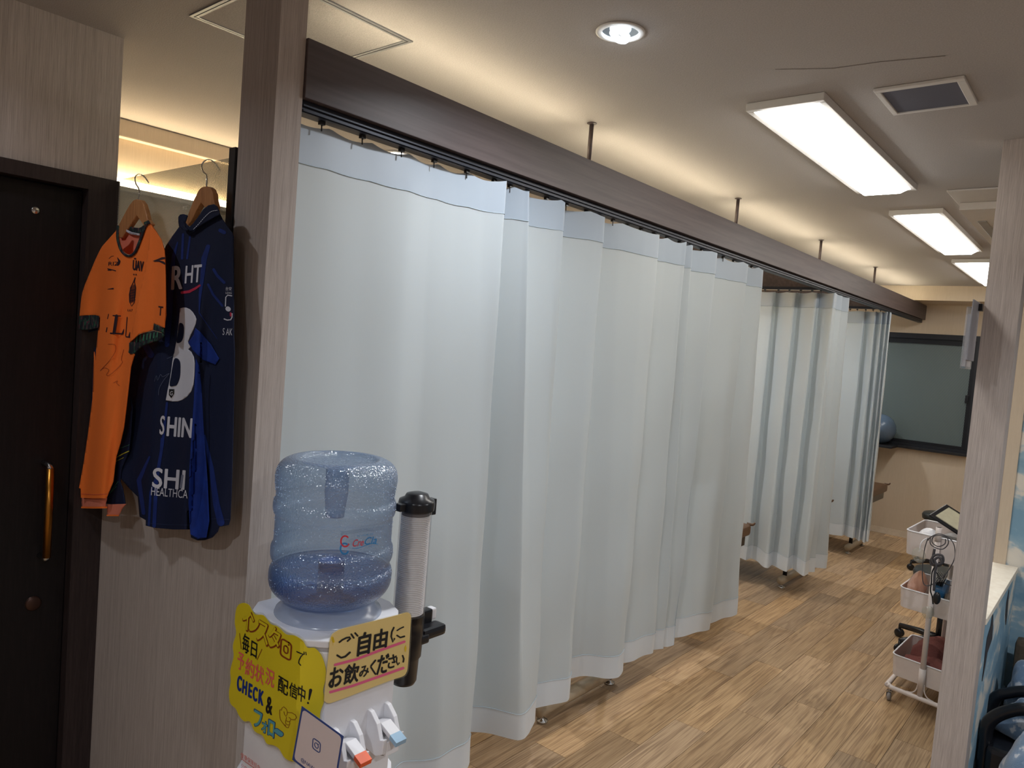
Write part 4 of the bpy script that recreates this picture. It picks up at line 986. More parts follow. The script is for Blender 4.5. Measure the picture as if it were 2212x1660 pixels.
# orange shirt
def dO(a, b):
    u = a+.072*(b-600)
    return .0078*math.sin((u-232)/9.5)*min(1, max(0, (b-520)/160))+.0011*math.sin((u-220)/4.1+b/60)*min(1, max(0, (b-600)/200))+.012*math.exp(-((u-262)/30)**2)+.002*math.sin(b/46+u/14)
OS = thing('orange_shirt', 'short-sleeved orange sports shirt with dark cuffs on a wooden hanger next to the dark door', 'shirt', tuple(at(270, 1100, 'y', YO)))
back = sp(g5([(560, 300), (640, 330), (740, 345), (800, 300), (760, 430), (720, 540), (640, 600), (580, 560), (545, 480), (535, 380)]), 3)
cloth('back_lining', back, 'orange_in', YO+.034, lambda a, b: 0, OS)
cloth('rear_collar', sp(g5([(570, 290), (640, 318), (740, 335), (790, 305), (780, 350), (740, 392), (660, 380), (610, 352), (565, 330)]), 3), 'cuff', YO+.027, lambda a, b: 0, OS)
cloth('neck_label', g5([(612, 352), (660, 376), (742, 392), (738, 412), (655, 398), (610, 372)]), 'white_print', YO+.0235, lambda a, b: 0, OS)
bm = BM(); text2(bm, 'SPORTS', *g5([(678, 392)])[0], 16, 2.6, .2); gridcut(bm, 5, 5); mapped(bm, lambda a, b: at(a, b, 'y', YO+.0225), FY); obj('label_lettering', bm, 'dark_print', OS)
side = g8([(255, -40), (215, 0), (205, 300), (160, 520), (100, 750), (60, 960), (58, 1050), (80, 1140), (130, 1165), (200, 900), (255, 500), (290, 100)])
cloth('dark_side_panel', side, 'navy', YO+.032, lambda a, b: .0014*math.sin(a/5), OS)
side2 = g8([(560, 380), (575, 480), (560, 700), (545, 850), (480, 1010), (470, 1110), (495, 1180), (515, 1300), (450, 1308), (345, 1297), (300, 1200), (430, 800), (500, 500)])
cloth('dark_side_panel', side2, 'navy', YO+.016, lambda a, b: .0014*math.sin(a/5), OS)
body = g5([(527, 320), (505, 370), (450, 430), (370, 520), (340, 575), (300, 660), (200, 900), (140, 1080), (100, 1228), (160, 1212), (240, 1205), (300, 1204), (337, 1215), (334, 1330), (318, 1480), (300, 1660)])+g8([(248, 0), (245, 100), (235, 400), (200, 680), (160, 950), (120, 1165), (134, 1172), (136, 1248), (250, 1254), (358, 1252), (410, 1110), (435, 900), (470, 780), (500, 650), (530, 400), (560, 130), (592, 20)])+g5([(690, 1610), (635, 1570), (650, 1470), (735, 1392), (880, 1352), (890, 1285), (985, 1330), (1004, 1200), (1000, 900), (998, 650), (990, 555), (958, 450), (900, 360), (850, 290), (812, 298), (798, 320), (765, 400), (740, 460), (700, 560), (665, 596), (640, 605), (610, 600), (580, 572), (555, 520), (540, 450), (532, 380)])
cloth('shirt_body', body, 'orange', YO, dO, OS, cut=4)
# right sleeve lies over the body
slv = g5([(850, 300), (900, 362), (958, 452), (990, 557), (1000, 800), (1003, 1100), (990, 1330), (890, 1287), (880, 1354), (735, 1394), (652, 1470), (680, 1300), (730, 1050), (790, 800), (830, 560), (845, 420)])
cloth('sleeve', slv, 'orange', YO-.004, lambda a, b: dO(a, b)+.010*math.sin((b-480)/300*3.1)+.0014*math.sin(a/5), OS, cut=4)
cloth('sleeve_cuff', g5([(100, 1228), (160, 1212), (240, 1205), (300, 1204), (337, 1215), (332, 1330), (230, 1352), (140, 1350), (72, 1330), (80, 1270)]), 'cuff', YO-.004, lambda a, b: dO(a, b)*.6+.0012*math.sin(a/4), OS)
cloth('sleeve_lining', g5([(75, 1325), (330, 1325), (325, 1352), (230, 1378), (205, 1450), (160, 1456), (110, 1410), (60, 1345)]), 'navy', YO+.012, lambda a, b: 0, OS)
def R_(parent, strokes, mat, y0, dsp, name='print', cut=4):
    off = .0006 if name == 'blue_stripe' else .0011
    for p_, w_ in strokes:
        bm = BM(); ribbon(bm, p_, w_); gridcut(bm, cut, cut); mapped(bm, lambda a, b: at(a, b, 'y', y0-dsp(a, b)-off), FY); obj(name, bm, mat, parent)
def T_(parent, s, px, py, w_, h_, slope, mat, y0, dsp, wt=.02, lean=.07, cut=4, name='lettering'):
    bm = BM(); text2(bm, s, px, py, w_, h_, slope, lean, wt); gridcut(bm, cut, cut); mapped(bm, lambda a, b: at(a, b, 'y', y0-dsp(a, b)-.0011), FY); return obj(name, bm, mat, parent)
R_(OS, [(g5([(118, 1385), (150, 1450)]), 4), (g5([(175, 1395), (205, 1450)]), 4)], 'yellow_print', YO+.010, lambda a, b: 0)
cuff2 = g5([(985, 1390), (890, 1362), (800, 1378), (735, 1402), (655, 1476), (640, 1480), (640, 1540), (632, 1575), (650, 1592), (690, 1592), (715, 1560), (760, 1520), (850, 1480), (940, 1455), (988, 1405)])
cloth('sleeve_cuff', cuff2, 'cuff', YO-.009, lambda a, b: .0008*math.sin(a/3), OS)
R_(OS, [(g5([(720+k*34, 1408-k*5), (714+k*34, 1470-k*8)]), 2.6) for k in range(7)], 'green_print', YO-.009, lambda a, b: .0008*math.sin(a/3), cut=3)
cloth('inner_cuff', g5([(885, 1290), (985, 1335), (988, 1385), (880, 1352)]), 'cuff', YO-.007, lambda a, b: 0, OS)
col = g5([(532, 320), (528, 420), (540, 490), (565, 560), (600, 600), (640, 616), (675, 604), (710, 565), (745, 480), (775, 400), (800, 330), (822, 296)])
bm = BM(); ribbon(bm, sp(col, 4, False), 4.6); gridcut(bm, 4, 4); mapped(bm, lambda a, b: at(a, b, 'y', YO-dO(a, b)-.0015), FY); o = obj('front_collar', bm, 'cuff', OS, True); mod_solid(o, .002, 1)
cloth('shoulder_collar', g5([(785, 280), (830, 258), (848, 290), (812, 300), (795, 318)]), 'cuff', YO-.004, dO, OS)
cloth('hem_lining', g8([(145, 1246), (362, 1252), (350, 1300), (355, 1338), (250, 1340), (145, 1338), (142, 1290)]), 'orange_in', YO+.010, dO, OS)
cloth('hem_corner', g8([(360, 1305), (520, 1300), (485, 1340), (455, 1405), (360, 1402)]), 'orange_in', YO+.012, dO, OS)
R_(OS, [(g8([(146, 1330), (250, 1332), (355, 1330)]), 4), (g8([(362, 1398), (455, 1399)]), 3)], 'orange', YO+.010, dO)
R_(OS, [(g8([(140, 1215), (250, 1222), (362, 1216)]), .8)], 'redtext', YO, dO, 'hem_stitch')
T_(OS, 'RIZ', 245.2, 570, 22, 8, 0, 'dark_print', YO, dO, .0); T_(OS, 'ÜAV', 298.3, 571.8, 23, 27, .16, 'dark_print', YO, dO, .04); T_(OS, '★★', 291.3, 593, 9, 5, .05, 'dark_print', YO, dO, 0)
T_(OS, 'L67', 281, 670.5, 11, 5, .05, 'dark_print', YO, dO, .0)
R_(OS, [(g5([(440, 640), (460, 620), (485, 614)]), .8), (g5([(524, 630), (542, 665), (535, 695), (515, 708)]), [1, 5, 4, 1]), (g5([(428, 742), (505, 762)]), 2), (g5([(430, 756), (460, 757)]), 2), (g5([(428, 946), (480, 940)]), [1, 3])], 'dark_print', YO, dO)
crest = [(g5([(700, 830), (692, 870), (705, 930), (700, 1000), (690, 1080), (665, 1115), (645, 1075), (642, 1000), (655, 930), (680, 880), (700, 830)]), 1.5)]+[(g5([(652+i*11, 930-i*10), (650+i*10, 1085-i*4)]), 1.2) for i in range(5)]+[(g5([(650, 960+k*26), (702, 948+k*26)]), 1.2) for k in range(5)]
R_(OS, crest, 'dark_print', YO, dO, 'crest')
R_(OS, [(g5([(515, 1212), (502, 1300), (490, 1380)]), 6.5), (g5([(480, 1208), (555, 1214)]), 2.2), (g5([(455, 1385), (575, 1392)]), 3), (g5([(588, 1345), (575, 1388)]), [1, 4]), (g5([(620, 1225), (612, 1330), (605, 1410)]), 1.6), (g5([(610, 1420), (645, 1425)]), 2.6), (g5([(648, 1375), (640, 1420)]), [1, 4]), (g5([(435, 1195), (425, 1240)]), 1.5), (g5([(420, 1330), (412, 1370)]), 2)], 'dark_print', YO, dO, 'chest_lettering')
sd = lambda a, b: dO(a, b)+.010*math.sin((b-480)/300*3.1)+.0014*math.sin(a/5)
T_(OS, 'T', 346.5, 672, 10, 20, .15, 'dark_print', YO-.004, sd, .03)
R_(OS, [(g5([(880, 665), (920, 655), (970, 638), (992, 636)]), [1, 3, 5, 4]), (g5([(890, 668), (940, 666), (980, 680), (993, 690)]), [1, 3, 5, 4])], 'dark_print', YO-.004, sd, 'shoulder_mark')
R_(OS, [(sp(g2([(395, 130), (440, 135), (440, 180), (400, 240), (345, 300), (370, 282), (400, 295), (385, 325), (400, 330), (440, 300), (485, 250), (480, 225), (495, 165)]), 5, False), .8), (sp(g2([(430, 378), (455, 365), (450, 380), (468, 395)]), 4, False), .7)], plain('faded_marker', (150, 62, 30), .7), YO, dO, 'signature')
R_(OS, [(g8([(108, 750), (150, 640), (200, 560)]), .8), (g8([(120, 800), (170, 700), (205, 640)]), .8), (g8([(142, 855), (190, 740)]), .8)], 'green_print', YO+.032, lambda a, b: .0014*math.sin(a/5))
R_(OS, [(g8([(438, 905), (500, 870), (545, 850)]), 2), (g8([(432, 940), (500, 905)]), 1)], 'yellow_print', YO+.016, lambda a, b: .0014*math.sin(a/5)); R_(OS, [(g8([(445, 832), (500, 815), (550, 795)]), 1), (g8([(385, 1210), (430, 1140), (455, 1110)]), 1.2), (g8([(395, 1200), (440, 1150)]), 1)], 'green_print', YO+.016, lambda a, b: .0014*math.sin(a/5))
# navy shirt
def dB(a, b):
    u = a+.072*(b-600)
    k = min(1, max(0, (b-560)/200))
    return .0078*math.sin((u-340)/12)*k+.011*math.exp(-((u-436)/12)**2)*k+.007*math.exp(-((u-350)/13)**2)*k+.003*math.sin(b/60+u/19)
BS = thing('navy_shirt', 'navy sports shirt with white number and lettering on a hanger next to the pillar', 'shirt', tuple(at(400, 1140, 'y', YB)))
bb = g6([(400, 325), (330, 420), (265, 520), (256, 545), (255, 700), (252, 1000), (250, 1280), (215, 1450), (60, 1500)])+g7([(-60, 0), (-100, 300), (-130, 560), (-150, 900), (-160, 1080), (-90, 1160), (-10, 1240), (5, 1410), (58, 1440), (58, 1488), (150, 1508), (300, 1520), (438, 1520), (445, 1588), (500, 1614), (560, 1612), (625, 1588), (668, 1540), (682, 1500), (768, 1482), (780, 1440), (788, 1250), (800, 800), (812, 300), (815, 0)])+g6([(940, 1400), (942, 900), (938, 420), (925, 380), (885, 330), (830, 250), (800, 190), (720, 240), (600, 310), (520, 362), (470, 365)])
cloth('shirt_body', bb, 'navy', YB, dB, BS, cut=4)
cloth('back_lining', g6([(440, 215), (470, 210), (480, 300), (520, 345), (450, 350), (410, 310)]), 'navy', YB+.02, lambda a, b: 0, BS)
cA = g6([(398, 320), (392, 270), (393, 225), (410, 202), (440, 196), (475, 206), (482, 215), (470, 250), (455, 290), (462, 330), (490, 352), (470, 366), (430, 352)])
cloth('collar_tip', cA, 'navy', YB-.012, lambda a, b: .004, BS)
cB = g6([(470, 355), (500, 330), (540, 290), (590, 225), (640, 150), (690, 110), (745, 98), (775, 118), (795, 160), (802, 200), (720, 245), (620, 305), (540, 358), (500, 370)])
cloth('collar', cB, 'navy', YB-.012, dB, BS)
dash = sp(g6([(545, 348), (600, 290), (660, 222), (720, 172), (785, 158)]), 8, False)
R_(BS, [([dash[i], dash[i+1]], 1.2) for i in range(0, len(dash)-1, 2)], 'white_print', YB-.014, dB, 'collar_stitching', 3)
P_ = lambda pts, mat, off, name: cloth(name, pts, mat, YB-off, dB, BS, 4, .0008)
P_(g7([(485, 60), (470, 400), (450, 700), (432, 1000), (424, 1300), (440, 1560), (500, 1600), (575, 1590), (600, 1450), (585, 1100), (555, 700), (535, 300), (515, 120)]), 'blue', .0105, 'blue_fold')
P_(g6([(560, 1330), (545, 1400), (490, 1480), (540, 1560), (640, 1650), (760, 1700), (800, 1640), (720, 1500), (620, 1380)]), 'blue', .004, 'blue_sleeve_patch')
R_(BS, [(g6([(690, 900), (740, 1000), (830, 1110)]), 5), (g6([(745, 750), (780, 810), (850, 880)]), 6), (g6([(690, 520), (650, 640), (635, 800), (610, 1000), (600, 1180), (780, 1440)]), [9, 12, 9, 6, 2, 1]), (g6([(810, 360), (850, 380)]), 8)], 'blue2', YB, dB, 'blue_stripe')
R_(BS, [(g6([(385, 480), (345, 620), (320, 900), (300, 1200), (280, 1500)]), [3, 8, 12, 14, 10]), (g6([(440, 400), (430, 640)]), 5), (g6([(510, 420), (480, 640)]), 4)], 'blue2', YB, dB, 'blue_stripe')
R_(BS, [(g7([(240, 440), (200, 800), (150, 1100), (130, 1490)]), [5, 6, 8, 8]), (g7([(190, 740), (175, 1000), (100, 1200), (85, 1480)]), [2, 3, 5, 5]), (g7([(40, 1380), (0, 1100), (90, 900)]), [8, 10, 4])], 'blue2', YB, dB, 'blue_stripe')
R_(BS, [(g7([(560, 720), (620, 1000), (660, 1300), (700, 1460)]), [5, 10, 14, 16]), (g6([(60, 1500), (120, 1600)]), 14)], 'blue2', YB, dB, 'blue_stripe')
R_(BS, [(g7([(545, 1438), (650, 1428), (775, 1436)]), .7), (g7([(65, 1465), (250, 1480), (430, 1482)]), .7)], plain('navy_hem_seam', (40, 52, 90), .7), YB-.001, dB, 'hem_stitch')
T_(BS, 'R', 382.6, 600, 24, 51, -.10, 'white_print', YB, dB, .05, .04); T_(BS, 'HT', 417.5, 592, 35, 38, -.10, 'white_print', YB, dB, .03, .07)
R_(BS, [(g6([(428, 980), (500, 970), (560, 940), (606, 908)]), [5.5, 6, 5, 4])], 'red_print', YB, dB, 'red_underline')
num = g6([(410, 1137), (440, 1129), (470, 1130), (505, 1145), (535, 1175), (560, 1215), (571, 1245), (565, 1290), (545, 1340), (515, 1400), (487, 1470), (515, 1495), (510, 1525), (490, 1545), (520, 1570), (540, 1610)])+g7([(468, 45), (476, 100), (473, 200), (465, 280), (445, 340), (410, 385), (370, 412), (330, 426), (280, 425), (230, 415), (245, 330), (258, 270), (275, 170), (285, 90), (297, 20)])+g6([(340, 1640), (355, 1560), (372, 1475), (385, 1380), (398, 1260)])
P_(num, 'white_print', .0014, 'number_print')
R_(BS, [(g7([(322, 215), (322, 200)]), 1)], 'white_print', YB, dB, 'number_edge')
P_(sp(g6([(400, 1292), (425, 1285), (443, 1310), (447, 1360), (438, 1430), (415, 1474), (375, 1476), (388, 1380)]), 3), 'navy', .0026, 'number_counter')
P_(sp(g7([(303, 62), (330, 60), (350, 90), (353, 150), (348, 220), (325, 280), (300, 294), (262, 290), (275, 200), (288, 120)]), 3), 'navy', .0026, 'number_counter')
em = g7([(258, 320), (300, 320), (298, 360), (275, 398), (256, 370)]); P_(em, 'ink', .0028, 'shield_mark'); T_(BS, 'G', *g7([(277, 356)])[0], 6, 9, 0, 'white_print', YB-.0024, dB, .03)
T_(BS, 'S', 350.5, 919, 10, 41, .05, 'white_print', YB, dB, .03); T_(BS, 'HIN', 388, 923.5, 54, 42, .08, 'white_print', YB, dB, .05)
T_(BS, 'SHI', 364.5, 1035, 70, 43, .08, 'white_print', YB, dB, .04); R_(BS, [(g7([(372, 1060), (358, 1160)]), 5)], 'grey_print', YB-.0006, dB, 'worn_letter')
T_(BS, 'HEALTHCA', 366, 1065, 79, 18, .09, 'white_print', YB, dB, .0)
R_(BS, [(sp(g7([(132, 255), (150, 205), (160, 245), (185, 195), (205, 215), (260, 185), (215, 240), (175, 310), (168, 370)]), 4, False), .9), (sp(g7([(240, 60), (290, 38), (300, 30)]), 3, False), .8)], plain('faint_signature', (84, 92, 120), .7), YB, dB, 'signature')
T_(BS, '台安', 494, 624, 13, 8, .03, 'white_print', YB, dB, .0); T_(BS, 'LEAG', 494, 633, 13, 4.5, .03, 'white_print', YB, dB, .0)
R_(BS, [(g6([(925, 1012), (885, 1005), (866, 1025), (862, 1115)]), 2.2), (g6([(850, 1243), (880, 1254), (915, 1250), (928, 1225), (928, 1190)]), 2.4), (g6([(885, 1140), (893, 1146)]), 10)], 'white_print', YB, dB, 'round_emblem')
R_(BS, [(g6([(914, 1185), (916, 1210)]), 4)], 'red_print', YB, dB, 'emblem_dot')
T_(BS, 'S AK', 491.5, 717, 21, 15, .05, 'white_print', YB, dB, .0)

# ================================================================== TROLLEY
TA = Vector((-.768, 4.085)); ex = Vector((.975, -.16)).normalized(); ey = Vector((.03, 1)).normalized()
TW, TL = .30, .40
def tp(u, v, z): return Vector((TA.x+ex.x*u+ey.x*v, TA.y+ex.y*u+ey.y*v, z))
TR = thing('utility_trolley', 'three-tier pale metal trolley on casters beside the right pillar', 'trolley', tuple(tp(TW/2, TL/2, 0)))
def rr(w0, w1, l0, l1, r=.03, n=5):
    out = []
    for cx, cy, a0 in ((w1-r, l1-r, 0), (w0+r, l1-r, 90), (w0+r, l0+r, 180), (w1-r, l0+r, 270)):
        for k in range(n+1): a = math.radians(a0+90*k/n); out.append((cx+r*math.cos(a), cy+r*math.sin(a)))
    return out
def tray(zr, depth):
    bm = BM(); o1 = [bm.verts.new(tp(u, v, zr)) for u, v in rr(0, TW, 0, TL)]; o2 = [bm.verts.new(tp(u, v, zr-depth)) for u, v in rr(.006, TW-.006, .006, TL-.006)]
    n = len(o1)
    for i in range(n): bm.faces.new((o1[i], o1[(i+1) % n], o2[(i+1) % n], o2[i]))
    bm.faces.new(o2[::-1]); o = obj('tray', bm, 'whitemetal', TR, False); mod_solid(o, .002, 0)
    bm = BM(); tube(bm, [tp(u, v, zr) for u, v in rr(0, TW, 0, TL)], .0038, 8, closed=True); obj('rolled_rim', bm, MT['white'], o, True); return o
trays = [tray(.878, .118), tray(.587, .098), tray(.241, .105)]
for v in (-.014, TL+.014):
    bm = BM(); tube(bm, [tp(TW/2, v, .075), tp(TW/2, v, .905)], .0125, 14); tube(bm, [tp(TW/2, v, .12), tp(TW/2, v, .225)], .0155, 14); pl_ = obj('upright_pole', bm, 'whitemetal', TR, True)
    bm = BM(); tube(bm, [tp(TW/2, v, .86), tp(TW/2, v, .93)], .0135, 14); tube(bm, [tp(TW/2, v, .905), tp(TW/2, v, .93)], .011, 14); obj('pole_cap', bm, 'whitemetal', pl_, True)
    for s in (-1, 1):
        bm = BM(); tube(bm, spline([tp(TW/2+s*.014, v, .15), tp(TW/2+s*.018, v, .115), tp(TW/2+s*.035, v, .092), tp(TW/2+s*.062, v, .086)], 5), .003, 8); obj('gusset_wire', bm, 'whitemetal', pl_, True)
bm = BM(); tube(bm, spline([tp(u, v, .078) for u, v in rr(-.008, TW+.008, -.02, TL+.02, .045, 3)], 3, True), .0115, 12, closed=True); obj('base_frame', bm, 'whitemetal', TR, True)
for u in (.008, TW-.008):
    for v in (.0, TL):
        c = tp(u, v, 0)
        bm = BM(); tube(bm, [(c.x, c.y, .054), (c.x, c.y, .07)], .006, 8); box(bm, c.x-.013, c.x-.011, c.y-.012, c.y+.014, .022, .052); box(bm, c.x+.011, c.x+.013, c.y-.012, c.y+.014, .022, .052); box(bm, c.x-.013, c.x+.013, c.y-.012, c.y+.014, .050, .054)
        ca = obj('caster', bm, 'chrome', TR); mod_bevel(ca, .001)
        bm = BM(); lathe(bm, [(0, -.009), (.016, -.009), (.0235, -.006), (.0235, .006), (.016, .009), (0, .009)], (0, 0), 24); xf(bm, Matrix.Translation((c.x, c.y+.004, .024)) @ Matrix.Rotation(PI/2, 4, 'Y')); obj('wheel', bm, plain('pale_rubber_wheel', (150, 144, 142), .5), ca, True)
# things on the trolley
def towel(label, u0, u1, v0, v1, z0, h, seed):
    rnd = random.Random(seed); bm = BM(); n = 14; mm = 10
    top = {}
    for i in range(n+1):
        for j in range(mm+1):
            a = i/n*2-1; b = j/mm*2-1; e = max(0, 1-abs(a)**6)**.35*max(0, 1-abs(b)**6)**.35
            z = z0+.002+h*e*(.86+.14*math.sin(a*4+seed)+.10*math.sin(b*7+a*3+seed))
            top[i, j] = bm.verts.new(tp(u0+(u1-u0)*i/n+.004*math.sin(b*5), v0+(v1-v0)*j/mm+.003*math.sin(a*6), z))
    bot = {k: bm.verts.new((v.co.x, v.co.y, z0+.001)) for k, v in top.items()}
    for i in range(n):
        for j in range(mm):
            bm.faces.new((top[i, j], top[i+1, j], top[i+1, j+1], top[i, j+1])); bm.faces.new((bot[i, j], bot[i, j+1], bot[i+1, j+1], bot[i+1, j]))
    for i in range(n): bm.faces.new((top[i, 0], bot[i, 0], bot[i+1, 0], top[i+1, 0])); bm.faces.new((top[i+1, mm], bot[i+1, mm], bot[i, mm], top[i, mm]))
    for j in range(mm): bm.faces.new((top[0, j+1], bot[0, j+1], bot[0, j], top[0, j])); bm.faces.new((top[n, j], bot[n, j], bot[n, j+1], top[n, j+1]))
    return tag(obj('folded_towel', bm, 'towel', None, True), label, 'towel', 'folded towels in the bottom tray')
towel('reddish-brown folded towel at the near side of the bottom trolley tray', .016, .285, .012, .15, .139, .112, 1)
towel('reddish-brown folded towel heaped at the back of the bottom trolley tray', .03, .285, .165, .385, .139, .155, 2)
# peach bag draped over the corner of the middle tray
def crumple(name, label, cat, c, size, mat, seed, sub=3, amp=.25, group=None):
    bm = BM(); bmesh.ops.create_icosphere(bm, subdivisions=sub, radius=1)
    rnd = random.Random(seed); dirs = [Vector((rnd.gauss(0, 1), rnd.gauss(0, 1), rnd.gauss(0, 1))).normalized() for _ in range(16)]
    for v in bm.verts:
        k = 1+amp*sum(abs(v.co.dot(d))**6*(1 if i % 2 else -.7) for i, d in enumerate(dirs))*.5
        v.co = Vector((v.co.x*size[0]*k, v.co.y*size[1]*k, v.co.z*size[2]*k))+Vector(c)
    return tag(obj(name, bm, mat, None, False), label, cat, group)
c = tp(.035, .16, .592)
crumple('vinyl_bag', 'crumpled peach plastic bag in the left end of the middle trolley tray', 'bag', (c.x+.012, c.y, .572), (.038, .12, .072), 'vinylbag', 3)
c = tp(.07, .16, .80)
crumple('white_pouch', 'small white crumpled pouch in the left end of the top trolley tray', 'pouch', (c.x, c.y, .826), (.05, .05, .055), 'white', 5, 3, .15)
def obox(u0, u1, v0, v1, z0, z1, rotx=0, roty=0, rotz=0, bevel=.003):
    cx, cy, cz = (u0+u1)/2, (v0+v1)/2, (z0+z1)/2
    bm = BM(); box(bm, -(u1-u0)/2, (u1-u0)/2, -(v1-v0)/2, (v1-v0)/2, -(z1-z0)/2, (z1-z0)/2, bevel=bevel)
    c = tp(cx, cy, cz); return xf(bm, Matrix.Translation(c) @ Matrix.Rotation(rotz-.16, 4, 'Z') @ Matrix.Rotation(roty, 4, 'Y') @ Matrix.Rotation(rotx, 4, 'X'))
t = thing('tablet_case', 'black open tablet case with a pale screen tilted on the top trolley tray', 'tablet', tuple(tp(.17, .2, .86)))
obj('case_shell', obox(.08, .30, .13, .30, .925, .935, .30, .42), 'black', t)
obj('screen', obox(.105, .275, .145, .275, .9365, .9385, .30, .42), plain('pale_screen_glass', (176, 172, 150), .2), t)
t2 = tag(obj('device_box', obox(.14, .288, .02, .17, .765, .865, 0, .0, .0), 'black'), 'black boxy device lying in the top trolley tray under the tablet', 'device')
t3 = tag(obj('grey_device', obox(.12, .28, .21, .38, .765, .845, 0, 0, 0), plain('light_grey_plastic', (150, 150, 152), .4)), 'light grey device at the back of the top trolley tray', 'device')
# middle tray
t = thing('blue_handset', 'blue handheld device with a black ribbed edge in the middle trolley tray', 'device', tuple(tp(.13, .25, .5)))
bm = obox(.10, .17, .15, .33, .50, .60, .2, .1, .2, .02); obj('handset_body', bm, 'bluething', t)
for k in range(8): obj('rib', obox(.095+.007*k, .099+.007*k, .20, .36, .60, .625, .1, .1, .2, .001), 'black', t)
tag(obj('small_case', obox(.16, .28, .03, .14, .492, .552, 0, 0, .1, .006), plain('charcoal_case', (58, 58, 62), .4)), 'charcoal case in the right end of the middle trolley tray', 'case')
tag(obj('clear_packet', obox(.185, .285, .16, .33, .498, .572, .0, 0, .0, .01), 'clearbag'), 'clear plastic packet in the right end of the middle trolley tray', 'packet')
tag(obj('printed_sheet', obox(.16, .285, .018, .022, .497, .578, 0, 0, .0, .0005), 'lilacpaper'), 'lilac printed sheet standing along the near wall of the middle trolley tray', 'paper')
# cable bundle hanging on the near pole
def cab(name, label, px, ys, r, mat='cable', group='cables on the trolley'):
    bm = BM(); tube(bm, spline([at(a, b, 'y', y) for (a, b), y in zip(px, ys)], 8), r, 6); return tag(obj(name, bm, mat, None, True), label, 'cable', group)
tf = lambda L: [(1860+x/5.533, 1060+y/5.533) for x, y in L]
yy = 3.985
rings = sp(tf([(800, 580), (850, 545), (930, 540), (1010, 560), (1045, 610), (1020, 670), (950, 700), (880, 690), (830, 640)]), 1)
cab('power_cable', 'thin grey cable looped widely around the near pole of the trolley', tf([(800, 570), (760, 700), (735, 900), (740, 1090), (790, 1140), (900, 1100), (960, 1060), (1060, 930), (1120, 800), (1110, 650), (1040, 560), (930, 520), (830, 560), (800, 600)]), [yy]*14, .0022)
cab('power_cable', 'dark coiled cable ring hanging around the near trolley pole', tf([(830, 560), (830, 640), (900, 690), (980, 700), (1040, 640), (1030, 570), (960, 540), (870, 550), (850, 620), (920, 670), (1000, 640), (1010, 580)]), [yy-.003, yy-.004, yy-.005, yy-.004, yy-.003, yy-.002, yy-.003, yy-.006, yy-.008, yy-.009, yy-.006, yy-.004], .0024)
cab('cable_bundle', 'knotted grey cable bundle hanging below the top tray of the trolley', tf([(880, 700), (860, 790), (830, 850), (850, 890), (930, 900), (980, 850), (970, 780), (900, 770), (850, 810), (870, 880), (960, 870), (940, 800), (880, 830), (900, 900), (880, 1000), (870, 1200)]), [yy-.004-.001*i for i in range(16)], .0058)
cab('power_cable', 'dark cable running down the near pole to the black plug', tf([(890, 900), (850, 980), (840, 1100), (830, 1200), (850, 1270), (860, 1360)]), [yy-.01]*6, .0032, 'black')
cab('power_cable', 'thin black cable crossing behind the knotted bundle into the middle tray', tf([(880, 930), (930, 1040), (1000, 1110), (1090, 1140)]), [yy-.01, yy-.006, yy+.05, 4.12], .002, 'black')
cab('charger_cable', 'short white-ended cable over the near rim of the top trolley tray', tf([(790, 570), (740, 600), (710, 650), (700, 720)]), [yy+.03, yy+.01, yy, yy], .0022, 'white')
bm = BM(); pc = at(1860+905/5.533, 1060+1290/5.533, 'y', yy-.02); bmesh.ops.create_icosphere(bm, subdivisions=3, radius=1)
for v in bm.verts: v.co = Vector((v.co.x*.017, v.co.y*.012, v.co.z*.030))+pc
tag(obj('black_plug', bm, 'black', None, True), 'black oval connector hanging from the cables at the middle tray', 'plug')
c = at(1860+800/5.533, 1060+1460/5.533, 'y', yy+.0); crumple('clear_bag', 'small clear plastic bag hanging at the near pole under the middle tray', 'bag', c, (.022, .014, .035), 'clearbag', 9)
c = at(1860+690/5.533, 1060+775/5.533, 'y', yy+.0); crumple('clear_bag', 'see-through plastic bag hanging under the left end of the top tray', 'bag', c, (.030, .012, .035), 'clearbag', 12)

